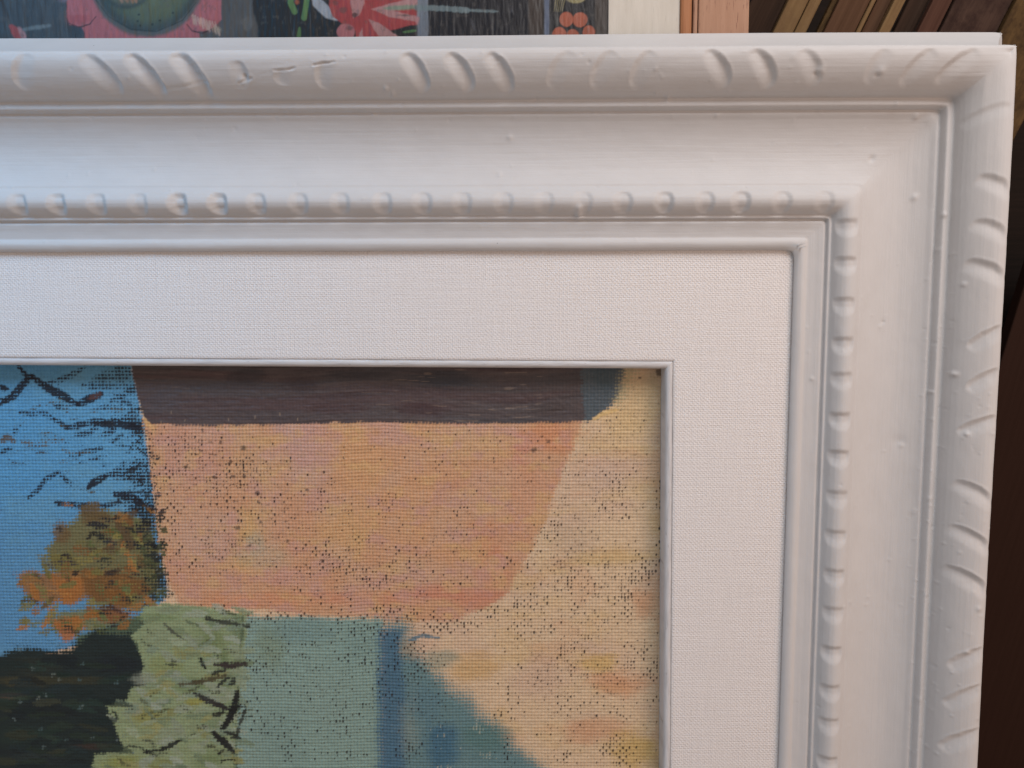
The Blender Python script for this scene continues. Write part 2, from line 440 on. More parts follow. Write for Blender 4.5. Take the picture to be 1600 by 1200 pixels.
        # lumps and knocks that can be picked out in the photograph: pixel, h, radius, amplitude
        MARK = {'top': [((1365, 247), 15, 4.5, -3.2), ((1366, 248), 15, 7.0, 0.9), ((1369, 262), 15, 1.6, -2), ((1375, 262), 15, 1.6, -2),
                        ((1280, 112), 70, 4.5, 2.0), ((1276, 117), 70, 2.5, -2.4), ((1376, 112), 70, 5, 1.8), ((1372, 118), 70, 2.5, -2),
                        ((905, 326), 30, 5, 2.8), ((904, 336), 22, 5, 3.0), ((584, 178), 24, 2.6, 1.6), ((797, 215), 12, 4, 1.2), ((1432, 182), 24, 4, 2.2),
                        ((385, 121), 66, 3.0, -4.0), ((380, 128), 62, 6, 2.2), ((1397, 165), 25, 3, 1.6), ((606, 143), 40, 3, 1.6), ((616, 150), 36, 3, 1.4)],
                'right': [((1430, 308), 16, 4.5, 2.4), ((1480, 583), 34, 3.6, 2.8), ((1470, 337), 25, 3.6, 2.4), ((1500, 675), 50, 4, 2.2), ((1405, 690), 12, 10, -1.4),
                          ((1408, 696), 12, 4, 1.4), ((1528, 950), 76, 4, 1.6), ((1506, 1015), 66, 3.4, 1.8), ((1497, 445), 44, 3, 1.8), ((1269, 592), 14, 3, 1.4),
                          ((1380, 503), 10, 2, -2), ((1452, 612), 26, 2.6, 1.6)]}[side]
        for (p, hh, rad, amp) in MARK:
            Q = px(*p, hh); cs, ct = (Q[0], Q[1] - LT) if side == 'top' else (Q[1], Q[0] - LR)
            d += amp * np.exp(-((s - cs) ** 2 + (t - ct) ** 2) / rad ** 2) * front
        # the crack along the carved moulding
        if side == 'top':
            for line, dep, wd in ((((430, 110), (447, 110), (462, 107)), 1.5, 1.0), (((492, 103), (508, 101), (524, 99)), 1.7, 1.0),
                                  (((372, 128), (392, 121)), 1.6, 1.4), (((330, 130), (372, 126), (430, 111), (470, 106), (524, 99), (580, 95)), 0.15, 1.8),
                                  (((255, 136), (290, 131), (324, 127)), 0.6, 1.6)):
                Pq = [px(*p, 70) for p in line]; Pq = [(p[0], p[1] - LT) for p in Pq]
                dist = np.full(s.shape, 1e9)
                for (p0, p1) in zip(Pq[:-1], Pq[1:]):
                    dx, dy = p1[0] - p0[0], p1[1] - p0[1]
                    uu = np.clip(((s - p0[0]) * dx + (t - p0[1]) * dy) / (dx * dx + dy * dy), 0, 1)
                    dist = np.minimum(dist, np.hypot(s - p0[0] - uu * dx, t - p0[1] - uu * dy + 1.2 * (fbm(s, t, 8, 60, 71, 2) - 0.5)))
                d -= dep * np.exp(-(dist / wd) ** 2) * (0.4 + 0.9 * fbm(s, t, 7, 50, 73, 2)) - 0.2 * dep * np.exp(-((dist - 3.2) / 2.2) ** 2)
    d *= sstep(0, 16, mit)
    t = t + d * nt; h = h + d * nh
    if side == 'top': X, Y = s, LT + t
    elif side == 'bottom': X, Y = s, -OH - LT - t
    elif side == 'right': X, Y = LR + t, s
    else: X, Y = -OW - LR - t, s
    # wood is never quite straight
    if side == 'top': Y = Y + 1.1 * np.sin(X / 260.0 + 1.0) * sstep(150, 300, t) * sstep(0, 120, mit)
    if side == 'right': X = X + 0.9 * np.sin(Y / 210.0) * sstep(150, 300, t) * sstep(0, 120, mit)
    flip = side in ('right', 'bottom')
    iA = next(i for i in range(len(PT)) if PT[i] > 45.0); iB = next(i for i in range(len(PT)) if PT[i] > 96.0)
    iC = next(i for i in range(len(PT)) if PT[i] > 202.0)
    def part(name, i0, i1, par):
        sl = slice(i0, i1 + 1)
        return grid(name, X[:, sl], Y[:, sl], h[:, sl], M_WHITE, par, uv=(s[:, sl] + seed * 37, np.repeat(PT[None, sl], len(s), 0)), flip=not flip, origin=FO)
    body = part('frame_rail', iB, iC, parent)
    part('carved_moulding', iC, len(PT) - 1, body)
    part('beaded_moulding', iA, iB, body)
    part('sight_moulding', 0, iA, body)
    # plain wooden back of the rail
    bt, bh = np.array([350.0, 350.0, 7.0, 7.0]), np.array([-112.0, -114.0, -114.0, -30.0])
    pts = []
    for ss in (0, 1):
        c = a - bt if ss == 0 else b + bt
        pts.append(c)
    sb = np.array(pts); tb = np.repeat(bt[None], 2, 0); hb = np.repeat(bh[None], 2, 0)
    XB, YB = {'top': (sb, LT + tb), 'bottom': (sb, -OH - LT - tb), 'right': (LR + tb, sb), 'left': (-OW - LR - tb, sb)}[side]
    grid('rail_back', XB, YB, hb, M_BACKWOOD, body, flip=not flip, smooth=False, origin=FO)
    return body

M_BACKWOOD = wood('raw_back_wood', (0.30, 0.20, 0.12), (0.42, 0.30, 0.19))
for sd in ('top', 'right', 'left', 'bottom'):
    rail(sd, framed, sd in ('top', 'right'))

# ------------------------------------------------------------------ linen liner with its painted inner lip
IN = {'TR': (0.0, 0.0), 'TL': (-OW, -OW * AT), 'BR': (-OH * AR, -OH), 'BL': (-OW, -OH)}
OUT = {'TR': (LR + 6, LT + 6), 'TL': (-OW - LR - 6, LT + 6), 'BR': (LR + 6, -OH - LT - 6), 'BL': (-OW - LR - 6, -OH - LT - 6)}
DIN = {'TR': (-1, -1), 'TL': (1, -1), 'BR': (-1, 1), 'BL': (1, 1)}
LIP = [(0.0, -1.2), (0.6, -3.6), (1.5, -3.2), (1.9, -0.4), (3.0, 0.7), (6.0, 0.9), (9.0, 0.1), (11.0, -1.8), (12.2, -5.0), (12.8, -9.0), (13.2, -42.0)]
for side, c0, c1 in (('top', 'TL', 'TR'), ('right', 'BR', 'TR'), ('left', 'BL', 'TL'), ('bottom', 'BL', 'BR')):
    n = 260
    a = np.linspace(0, 1, n)[:, None]
    bb = np.array([0.0, 0.004, 0.008, 0.016, 0.03, 0.06, 0.12, 0.2, 0.3, 0.4, 0.5, 0.6, 0.7, 0.8, 0.9, 1.0])[None, :]
    I0, I1, O0, O1 = (np.array(k) for k in (IN[c0], IN[c1], OUT[c0], OUT[c1]))
    gi = lambda k: (I0[k] * (1 - a) + I1[k] * a) * (1 - bb) + (O0[k] * (1 - a) + O1[k] * a) * bb
    X, Y = gi(0), gi(1)
    H = np.where(bb < 0.02, -1.3 * (1 - bb / 0.02) ** 2, 0) + 0.7 * (fbm(X, Y, 150, 120, 80, 3) - 0.5)
    uv = (X, Y) if side in ('top', 'bottom') else (Y + 411, X)
    uv = (X + 3, Y) if side in ('top', 'bottom') else (X + 811.3, Y + 97)
    panel = grid('linen_panel', X, Y, H, M_LINEN, framed, uv=uv, flip=side in ('top', 'left'), origin=FO)
    d0, d1 = np.array(DIN[c0]), np.array(DIN[c1])
    dd = np.array([p[0] for p in LIP])[None, :]; hh = np.array([p[1] for p in LIP])[None, :]
    X = (I0[0] + d0[0] * dd) * (1 - a) + (I1[0] + d1[0] * dd) * a
    Y = (I0[1] + d0[1] * dd) * (1 - a) + (I1[1] + d1[1] * dd) * a
    al = X if side in ('top', 'bottom') else Y
    H = np.repeat(hh, n, 0) + 0.5 * (fbm(al, dd + al * 0, 50, 40, 85, 3) - 0.5)
    jig = 0.9 * (fbm(al, al * 0, 60, 60, 86, 3) - 0.5) * np.exp(-np.abs(dd - 1) / 2)
    if side in ('top', 'bottom'): Y = Y + jig
    else: X = X + jig
    grid('inner_lip', X, Y, H, M_LIP, panel, uv=(al, np.repeat(dd, n, 0)), flip=side in ('right', 'bottom'), origin=FO)

# ------------------------------------------------------------------ painter: oil paint as vertex colour + relief
class Painter:
    def __init__(s, X, Y, hplane, gain):
        s.X, s.Y, s.hp, s.gain = X, Y, hplane, gain
        s.C = np.zeros(X.shape + (3,)); s.Z = np.zeros(X.shape); s.T = np.zeros(X.shape)
        s.xs, s.ys = X[0], Y[:, 0]
        s.W = np.full(X.shape, 0.5)
    def col(s, c): return np.clip(lin(c) * s.gain, 0, 0.92)
    def win(s, pts, mar):
        x0, x1 = min(p[0] for p in pts) - mar, max(p[0] for p in pts) + mar
        y0, y1 = min(p[1] for p in pts) - mar, max(p[1] for p in pts) + mar
        i = np.where((s.xs >= x0) & (s.xs <= x1))[0]; j = np.where((s.ys >= y0) & (s.ys <= y1))[0]
        if not len(i) or not len(j): return None
        return (slice(j[0], j[-1] + 1), slice(i[0], i[-1] + 1))
    def tr(s, pts): return [px(p[0], p[1], s.hp) for p in pts]
    def put(s, w, m, c, thick=None):
        c = s.col(c) if not isinstance(c, np.ndarray) or c.ndim == 1 else c
        s.C[w] = s.C[w] * (1 - m[..., None]) + c * m[..., None]
        if thick is not None: s.T[w] = s.T[w] * (1 - m) + thick * m
    def wob(s, w, amp, size, seed):
        X, Y = s.X[w], s.Y[w]
        return (fbm(X, Y, size, size, seed, 4, 0.6) - 0.5) * 2 * amp
    def mask_poly(s, pts, soft, amp, size, seed, dry):
        P = s.tr(pts); w = s.win(P, soft + amp + 6)
        if w is None: return None, None
        X, Y = s.X[w], s.Y[w]
        dmin = np.full(X.shape, 1e9); inside = np.zeros(X.shape, bool)
        for k in range(len(P)):
            (ax, ay), (bx, by) = P[k], P[(k + 1) % len(P)]
            ex, ey = bx - ax, by - ay
            u = np.clip(((X - ax) * ex + (Y - ay) * ey) / (ex * ex + ey * ey + 1e-9), 0, 1)
            dmin = np.minimum(dmin, (X - ax - u * ex) ** 2 + (Y - ay - u * ey) ** 2)
            if abs(by - ay) > 1e-9:
                cr = ((ay > Y) != (by > Y)) & (X < (bx - ax) * (Y - ay) / (by - ay) + ax)
                inside ^= cr
        sd = np.sqrt(dmin) * np.where(inside, 1, -1) + s.wob(w, amp, size, seed)
        return w, sstep(-soft, soft, sd + (s.W[w] - 0.5) * dry)
    def poly(s, pts, c, soft=3, amp=5, size=24, seed=1, dry=5, op=1.0, thick=None):
        w, mk = s.mask_poly(pts, soft, amp, size, seed, dry)
        if w is None: return
        s.put(w, mk * op, c, thick)
    def stroke(s, pts, width, c, op=1.0, soft=1.5, amp=2.0, size=9, seed=3, dry=3, thick=None, taper=True, cover=None):
        P = s.tr(pts); w = s.win(P, width * 1.5 + amp + soft + 4)
        if w is None: return
        X, Y = s.X[w], s.Y[w]
        dm = np.full(X.shape, 1e9); par = np.zeros(X.shape)
        n = len(P) - 1
        for k in range(n):
            (ax, ay), (bx, by) = P[k], P[k + 1]
            ex, ey = bx - ax, by - ay
            u = np.clip(((X - ax) * ex + (Y - ay) * ey) / (ex * ex + ey * ey + 1e-9), 0, 1)
            dd = np.hypot(X - ax - u * ex, Y - ay - u * ey)
            par = np.where(dd < dm, (k + u) / n, par); dm = np.minimum(dm, dd)
        ww = width * 0.5 * ((0.45 + 0.55 * np.sin(np.pi * np.clip(par * 0.9 + 0.05, 0, 1))) if taper else 1)
        sd = ww - dm + s.wob(w, amp, size, seed)
        mk = sstep(-soft, soft, sd + (s.W[w] - 0.5) * dry)
        if cover is not None: mk = mk * sstep(cover * 1.25 - 0.10, cover * 1.25 + 0.10, s.W[w] * 0.50 + 0.50 * fbm(X, Y, 9, 6, seed + 4, 3))
        s.put(w, mk * op, c, thick)
    def glaze(s, ix, iy, rx, ry, c, op=0.6, seed=5, amp=0.5, dry=0.5):
        """soft rubbed patch of colour"""
        P = px(ix, iy, s.hp); w = s.win([(P[0] - rx, P[1] - ry), (P[0] + rx, P[1] + ry)], max(rx, ry) * 0.5)
        if w is None: return
        X, Y = s.X[w], s.Y[w]
        r = np.hypot((X - P[0]) / rx, (Y - P[1]) / ry) + (fbm(X, Y, rx * 0.9 + 8, ry * 0.6 + 6, seed, 4, 0.6) - 0.5) * 2 * amp
        mk = sstep(1.05, 0.35, r + (0.5 - s.W[w]) * dry * 0.5)
        s.put(w, mk * op, c)

PITCHW = 5.55
def weave(X, Y):
    Yw = Y + 2.2 * np.sin(X / 34.0 + 0.4 * np.sin(Y / 60)) * np.exp(-((X + 480) / 120) ** 2) + 1.6 * (fbm(X, Y, 70, 60, 30, 2) - 0.5)
    Xw = X + 2.4 * (fbm(X, Y, 60, 80, 33, 2) - 0.5)
    i, j = np.floor(Xw / PITCHW), np.floor(Yw / PITCHW)
    fx, fy = Xw / PITCHW - i, Yw / PITCHW - j
    par = ((i + j) % 2) * 2 - 1
    a = np.sqrt(np.clip(1 - (2 * fy - 1) ** 2, 0, 1)); b = np.sqrt(np.clip(1 - (2 * fx - 1) ** 2, 0, 1))
    weft = a * (0.72 + 0.28 * par * np.sin(np.pi * fx)); warp = b * (0.60 - 0.34 * par * np.sin(np.pi * fy))
    H = np.maximum(weft, warp)
    # thread thickness varies
    H = H * (0.82 + 0.3 * np.take(RNGT, (j % 997).astype(int)) * 0.6 + 0.12 * np.take(RNGT, (i % 991).astype(int)))
    return np.clip(H, 0, 1.1), Xw, Yw
RNGT = np.random.default_rng(5).random(1000)

xs = np.concatenate((np.arange(-OW - 30, -1110, 14.0), np.arange(-1110, 24, 1.3)))
ys = np.concatenate((np.arange(-OH - 30, -705, 14.0), np.arange(-705, 24, 1.3)))
X, Y = np.meshgrid(xs, ys)
CH = -37.0
pt = Painter(X, Y, CH, 1.16)
WV, XW, YW = weave(X, Y)
pt.W = np.interp(WV, np.sort(WV[-560:, -880:].ravel())[::997], np.linspace(0, 1, len(np.sort(WV[-560:, -880:].ravel())[::997])))
N = lambda sx, sy, sd, o=4: fbm(X, Y, sx, sy, sd, o, 0.55)
full = (slice(None), slice(None))
# --- ground: pale wall to the right
pt.put(full, np.ones(X.shape), (220, 188, 154))
pt.put(full, sstep(0.45, 0.75, N(120, 60, 40)) * 0.5, (208, 172, 150))
pt.put(full, sstep(0.52, 0.75, N(90, 50, 44)) * 0.55, (214, 178, 126))
pt.put(full, sstep(0.55, 0.75, N(70, 40, 48)) * 0.4, (214, 166, 130))
pt.glaze(985, 640, 70, 60, (216, 182, 134), 0.7, 51)
pt.glaze(1000, 600, 45, 40, (206, 176, 132), 0.6, 52)
pt.glaze(960, 740, 70, 45, (206, 174, 154), 0.6, 53)
pt.glaze(900, 850, 45, 60, (198, 168, 142), 0.6, 55)
pt.glaze(960, 870, 80, 25, (206, 170, 112), 0.6, 56)
pt.glaze(940, 1035, 50, 28, (208, 168, 96), 0.7, 57)
pt.glaze(965, 1065, 60, 32, (208, 146, 106), 0.7, 58)
pt.glaze(850, 1050, 60, 60, (208, 172, 148), 0.6, 59)
pt.glaze(930, 1140, 70, 30, (206, 150, 112), 0.6, 60)
pt.glaze(990, 1175, 50, 50, (202, 164, 92), 0.7, 61)
pt.glaze(745, 1045, 60, 35, (206, 164, 108), 0.7, 62)
pt.glaze(1005, 940, 30, 30, (206, 150, 112), 0.6, 63)
# --- sky
sky = [(-900, 500), (207, 500), (207, 580), (226, 662), (238, 745), (246, 815), (262, 930), (210, 985), (140, 1005), (0, 1040), (-900, 1060)]
pt.poly(sky, (98, 158, 196), 3, 3, 18, 120, 6)
sw, sm = pt.mask_poly(sky, 3, 3, 18, 120, 6)
gx = sstep(-1060, -850, X[sw]); pt.put(sw, sm * (1 - gx) * 0.6, (82, 150, 200)); pt.put(sw, sm * sstep(-190, -330, Y[sw]) * 0.5, (96, 140, 176))
pt.put(sw, sm * sstep(0.5, 0.8, fbm(X[sw], Y[sw], 60, 50, 122, 3)) * 0.45, (106, 158, 186))
pt.put(sw, sm * sstep(0.45, 0.1, WV[sw]) * 0.45, (44, 96, 138))  # weave shading painted into the sky: hollows in darker blue
# dark scrubbed foliage at the wall's edge
for pts, wd, op, cv in (([(230, 575), (180, 590), (150, 600)], 34, 0.9, 0.44), ([(205, 590), (212, 640), (218, 700)], 40, 0.8, 0.55), ([(236, 700), (240, 780), (250, 850)], 30, 0.9, 0.34),
                        ([(215, 830), (240, 900), (250, 930)], 34, 0.8, 0.36), ([(200, 775), (225, 800), (240, 850)], 22, 0.9, 0.34), ([(205, 660), (230, 675)], 26, 0.95, 0.25), ([(195, 745), (235, 742)], 18, 0.8, 0.4)):
    pt.stroke(pts, wd, (32, 36, 42), op, 3, 6, 14, 130, 5, cover=cv)
# branches
DK = (26, 28, 38)
for k, (pts, wd, cv) in enumerate((([(0, 632), (22, 618), (38, 598), (50, 588)], 10, 0.2), ([(30, 573), (42, 588), (56, 592)], 8, 0.3), ([(50, 588), (75, 606), (100, 620), (122, 632)], 12, 0.2), ([(64, 601), (90, 596), (112, 586), (132, 573)], 7, 0.4),
     ([(122, 632), (140, 624), (158, 615)], 12, 0.2), ([(0, 604), (11, 608)], 8, 0.2), ([(0, 624), (12, 628)], 7, 0.3), ([(30, 645), (50, 647), (70, 645), (84, 655)], 7, 0.42), ([(84, 655), (105, 668), (130, 662), (160, 658), (178, 662)], 9, 0.33),
     ([(150, 662), (185, 662), (220, 668)], 13, 0.15), ([(118, 680), (140, 676), (152, 666)], 8, 0.42), ([(20, 680), (30, 664)], 5, 0.5), ([(88, 634), (98, 634)], 9, 0.3), ([(130, 601), (152, 604)], 8, 0.4),
     ([(45, 778), (60, 765), (72, 748), (92, 738)], 7, 0.38), ([(92, 738), (105, 752), (118, 762), (138, 762)], 6, 0.45), ([(138, 762), (150, 752), (164, 744)], 11, 0.2), ([(164, 744), (190, 738), (222, 742)], 9, 0.4),
     ([(88, 786), (108, 788), (130, 790), (160, 792), (188, 784)], 10, 0.28), ([(110, 712), (135, 706), (158, 700)], 8, 0.44), ([(122, 726), (145, 718), (165, 712)], 5, 0.5), ([(182, 735), (195, 722)], 6, 0.4), ([(60, 690), (80, 688), (130, 694)], 4, 0.56), ([(0, 708), (16, 700)], 6, 0.4),
     ([(180, 772), (210, 780), (235, 800)], 14, 0.25), ([(150, 640), (175, 634), (200, 636)], 7, 0.5), ([(160, 680), (180, 672)], 8, 0.4), ([(170, 690), (190, 690)], 8, 0.5))):
    pt.stroke(pts, wd * 1.15, DK, 0.96, 1.2, 2.4, 8, 140 + k, 2.5, 0.4, True, cv)
for k, (pts, wd, c, cv) in enumerate((([(2, 690), (12, 684), (22, 690)], 12, (92, 76, 56), 0.3), ([(34, 690), (60, 694), (98, 688)], 9, (96, 84, 64), 0.42), ([(140, 622), (156, 616)], 11, (88, 62, 60), 0.2), ([(112, 710), (140, 706)], 6, (80, 72, 60), 0.4), ([(98, 788), (112, 790)], 6, (150, 110, 84), 0.4))):
    pt.stroke(pts, wd, c, 0.9, 1.5, 2.5, 8, 175 + k, 3, cover=cv)
# orange and olive leaves
for k, (pts, c, op, dry) in enumerate((
   ([(70, 860), (95, 830), (130, 800), (160, 796), (200, 800), (235, 810), (250, 860), (250, 925), (215, 955), (150, 945), (120, 905), (85, 900)], (116, 108, 62), 0.95, 9),
   ([(120, 790), (150, 785), (160, 800), (190, 812), (150, 822), (130, 812)], (104, 84, 52), 0.9, 9),
   ([(84, 820), (98, 812), (112, 838), (100, 850), (88, 845)], (112, 90, 58), 0.9, 9),
   ([(26, 898), (40, 890), (70, 894), (110, 888), (140, 900), (150, 930), (120, 940), (70, 942), (44, 936), (30, 916)], (146, 104, 58), 0.95, 9),
   ([(60, 870), (110, 865), (130, 885), (70, 895)], (122, 112, 58), 0.8, 9),
   ([(80, 900), (132, 905), (128, 930), (110, 952), (96, 938)], (168, 108, 52), 0.9, 7),
   ([(130, 900), (180, 890), (225, 905), (240, 925), (190, 940), (140, 935)], (122, 84, 44), 0.9, 8),
   ([(160, 925), (210, 915), (216, 945), (180, 955)], (132, 90, 44), 0.85, 8),
   ([(45, 975), (80, 960), (130, 950), (160, 945), (200, 955), (205, 975), (150, 985), (110, 985), (75, 978)], (120, 118, 70), 0.9, 9),
   ([(80, 972), (112, 962), (132, 968), (128, 985), (110, 1002), (98, 1005), (92, 988)], (174, 108, 52), 0.92, 7),
   ([(135, 950), (170, 948), (205, 955), (200, 975), (160, 970)], (136, 88, 52), 0.9, 8),
   ([(178, 812), (205, 812), (215, 860), (190, 865)], (92, 70, 46), 0.85, 8),
   ([(205, 830), (228, 820), (232, 850), (215, 868)], (112, 108, 64), 0.8, 8))):
    pt.poly(pts, c, 4, 8, 16, 180 + k * 3, dry, op, 0.25)
for k, (pts, wd, c, cv) in enumerate((([(150, 836), (172, 842)], 13, (38, 40, 38), 0.3), ([(68, 886), (95, 880), (120, 880)], 11, (62, 54, 56), 0.42), ([(195, 888), (215, 884), (240, 880)], 14, (38, 36, 34), 0.25), ([(235, 850), (246, 880), (252, 905)], 20, (30, 32, 32), 0.3),
     ([(150, 955), (172, 950), (190, 956)], 9, (74, 50, 40), 0.25), ([(225, 930), (250, 925), (272, 925)], 22, (44, 50, 48), 0.42), ([(40, 912), (70, 922), (110, 930)], 7, (186, 128, 66), 0.4), ([(200, 800), (232, 790)], 14, (28, 30, 32), 0.3), ([(215, 800), (240, 815)], 12, (28, 30, 32), 0.3), ([(204, 900), (202, 905)], 8, (40, 38, 34), 0.3))):
    pt.stroke(pts, wd, c, 0.9, 2, 4, 10, 230 + k, 4, cover=cv)
# --- orange wall
wall = [(226, 652), (560, 640), (918, 640), (906, 668), (893, 705), (868, 762), (854, 806), (818, 876), (797, 924), (756, 950), (716, 966), (640, 972), (560, 964), (400, 955), (285, 950), (262, 915), (250, 850), (240, 760), (228, 664)]
pt.poly(wall, (206, 150, 108), 3, 8, 26, 65, 7)
wm_w, wm = pt.mask_poly(wall, 3, 8, 26, 65, 7)
def inwall(ix, iy, rx, ry, c, op, seed):
    P = px(ix, iy, CH); w = pt.win([(P[0] - rx, P[1] - ry), (P[0] + rx, P[1] + ry)], max(rx, ry) * 0.5)
    if w is None: return
    full_m = np.zeros(X.shape); full_m[wm_w] = wm
    x_, y_ = X[w], Y[w]
    r = np.hypot((x_ - P[0]) / rx, (y_ - P[1]) / ry) + (fbm(x_, y_, rx * 0.9 + 8, ry * 0.6 + 6, seed, 4, 0.6) - 0.5) * 1.1
    pt.put(w, sstep(1.05, 0.3, r + (0.5 - WV[w]) * 0.3) * op * full_m[w], c)
for a in ((300, 730, 90, 80, (200, 144, 122), 0.8, 70), (470, 690, 55, 50, (194, 152, 142), 0.9, 71), (490, 740, 50, 60, (196, 156, 138), 0.7, 72),
          (400, 720, 60, 60, (204, 158, 112), 0.7, 73), (330, 850, 90, 60, (198, 154, 136), 0.85, 74), (395, 840, 40, 50, (206, 166, 96), 0.7, 75),
          (410, 870, 50, 26, (182, 164, 132), 0.7, 76), (400, 850, 18, 22, (168, 166, 144), 0.7, 76), (560, 740, 60, 100, (212, 156, 100), 0.8, 77),
          (530, 840, 60, 60, (212, 164, 104), 0.7, 78), (640, 780, 70, 100, (212, 154, 104), 0.7, 79), (720, 690, 70, 40, (210, 166, 116), 0.7, 80),
          (815, 700, 32, 32, (206, 128, 112), 0.8, 81), (740, 755, 40, 28, (202, 136, 112), 0.6, 82), (860, 680, 50, 40, (212, 132, 84), 0.8, 83),
          (830, 770, 60, 60, (210, 134, 88), 0.8, 84), (770, 840, 60, 50, (208, 134, 88), 0.8, 85), (700, 850, 60, 50, (210, 152, 104), 0.6, 86),
          (460, 820, 60, 60, (206, 148, 112), 0.6, 87), (640, 890, 45, 24, (208, 166, 118), 0.7, 88), (770, 880, 45, 40, (206, 122, 92), 0.55, 89),
          (690, 925, 100, 18, (202, 112, 88), 0.7, 90), (560, 935, 120, 16, (208, 126, 90), 0.7, 91), (400, 935, 120, 18, (212, 136, 92), 0.8, 92),
          (480, 900, 70, 25, (206, 126, 92), 0.5, 93), (300, 900, 40, 40, (206, 152, 118), 0.6, 94), (250, 760, 22, 120, (206, 158, 104), 0.8, 95), (760, 940, 60, 22, (200, 112, 84), 0.6, 96)):
    inwall(*a)
wmf = np.zeros(X.shape); wmf[wm_w] = wm
pt.put(full, wmf * (0.30 + 0.28 * sstep(0.4, 0.7, N(50, 40, 97))), (206, 168, 142))
pt.put(full, wmf * sstep(0.52, 0.72, N(34, 26, 99)) * 0.5, (200, 152, 140)); pt.put(full, wmf * sstep(0.55, 0.75, N(30, 22, 101)) * 0.45, (214, 172, 116))
und = [(120, 995), (235, 955), (382, 962), (378, 1700), (100, 1700)]
pt.poly(und, (84, 100, 78), 3, 4, 16, 98, 4)
# --- grey-green block, blue post and slanting blue shade
pt.poly([(378, 962), (600, 966), (600, 1700), (360, 1700), (372, 1080)], (136, 160, 150), 4, 5, 20, 100, 8)
for a in ((470, 985, 90, 30, (118, 144, 140)), (520, 1100, 80, 70, (136, 158, 148)), (440, 1150, 60, 60, (124, 148, 140)), (560, 1010, 40, 40, (126, 150, 142)), (420, 1010, 35, 50, (126, 142, 118))):
    pt.glaze(*a, 0.6, 103)
pt.poly([(594, 975), (636, 974), (648, 1008), (684, 1052), (736, 1094), (788, 1146), (852, 1204), (1200, 1700), (590, 1700)], (104, 132, 134), 15, 10, 40, 105, 22)
pt.poly([(592, 985), (626, 985), (632, 1080), (640, 1700), (590, 1700)], (74, 108, 130), 8, 6, 24, 107, 12, 0.9)
pt.glaze(690, 1170, 40, 60, (62, 102, 126), 0.8, 108); pt.glaze(665, 1100, 36, 40, (92, 122, 132), 0.6, 109)
pt.glaze(760, 1150, 50, 40, (88, 120, 116), 0.7, 110); pt.glaze(640, 1140, 22, 60, (150, 150, 134), 0.35, 111, 0.6, 1.6)
pt.glaze(640, 1010, 20, 26, (172, 150, 122), 0.6, 112, 0.6, 1.6); pt.glaze(690, 1030, 40, 26, (140, 148, 130), 0.6, 113)
pt.stroke([(640, 1000), (660, 992), (685, 996)], 7, (98, 122, 134), 0.9, seed=114)
# light canvas showing through the blue
lat = lambda sd, dens: (np.take(RNGT, (np.floor(XW / PITCHW) * 7 + np.floor(YW / PITCHW) * 131 + sd).astype(int) % 997) < dens)
def scratch(ix0, ix1, iy0, iy1, c, dens, sd):
    a, b = px(ix0, iy0, CH), px(ix1, iy1, CH)
    w = pt.win([a, b], 0)
    if w is None: return
    fx = XW[w] / PITCHW - np.floor(XW[w] / PITCHW)
    env = fbm(X[w], Y[w], 30, 24, sd, 3)
    mk = (np.abs(fx - 0.5) < 0.17) * (pt.C[w].max(-1) < 0.26) * (np.random.default_rng(sd).random(1) >= 0) * lat(sd, 1.0)[w] * (vnoise(X[w], Y[w], 5.5, 7, sd + 1) > 1 - dens * 1.6 * sstep(0.35, 0.65, env))
    pt.put(w, mk * 0.5, c)
scratch(600, 780, 970, 1200, (190, 184, 160), 0.22, 116)
def dabs(n, sd, area_fn, pal, ln, wd, ang, cov, thick=0.5, op=0.9):
    r = np.random.default_rng(sd)
    for k in range(n):
        ix, iy = area_fn(r); a = math.radians(r.uniform(*ang)); L = r.uniform(*ln)
        c = np.array(pal[r.integers(len(pal))]) + r.normal(0, 5)
        bend = r.uniform(-3, 3)
        pts = [(ix - L / 2 * math.cos(a), iy - L / 2 * math.sin(a)), (ix + bend * math.sin(a), iy - bend * math.cos(a)), (ix + L / 2 * math.cos(a), iy + L / 2 * math.sin(a))]
        pt.stroke(pts, r.uniform(*wd), np.clip(c, 8, 240).tolist(), op, 1.4, 3.0, 7, 600 + k % 60, 3.5, thick, True, r.uniform(*cov))
def leafspot(r):
    while True:
        ix, iy = r.uniform(30, 248), r.uniform(795, 995)
        if ix > 200 - (iy - 795) * 1.6 and not (ix > 200 and iy > 960) and (iy > 880 or ix > 80): return ix, iy
dabs(120, 21, leafspot, [(120, 112, 62), (136, 124, 66), (104, 84, 50), (150, 106, 56), (128, 88, 46), (96, 104, 60), (168, 112, 56), (84, 66, 46)], (9, 26), (7, 15), (-70, 70), (0.1, 0.5), 0.35)
dabs(26, 22, lambda r: (r.uniform(90, 235), r.uniform(800, 985)), [(40, 38, 36), (52, 44, 38), (36, 40, 34)], (6, 20), (4, 9), (-50, 50), (0.25, 0.55), 0.35)
dabs(95, 23, lambda r: (240 - abs(r.normal(0, 36)), r.uniform(570, 860)), [(30, 32, 40), (36, 40, 44), (28, 30, 36)], (8, 30), (5, 11), (-50, 30), (0.25, 0.6), 0.4)
dabs(56, 24, lambda r: (r.uniform(226, 256), r.uniform(800, 940)), [(30, 32, 34), (40, 44, 38), (74, 78, 48)], (8, 22), (6, 13), (-80, 80), (0.15, 0.5), 0.4)
dabs(44, 26, lambda r: (r.uniform(20, 200), r.uniform(600, 790)), [(30, 32, 42), (60, 66, 70), (84, 78, 62)], (8, 26), (2.5, 5), (-30, 20), (0.4, 0.65), 0.3)
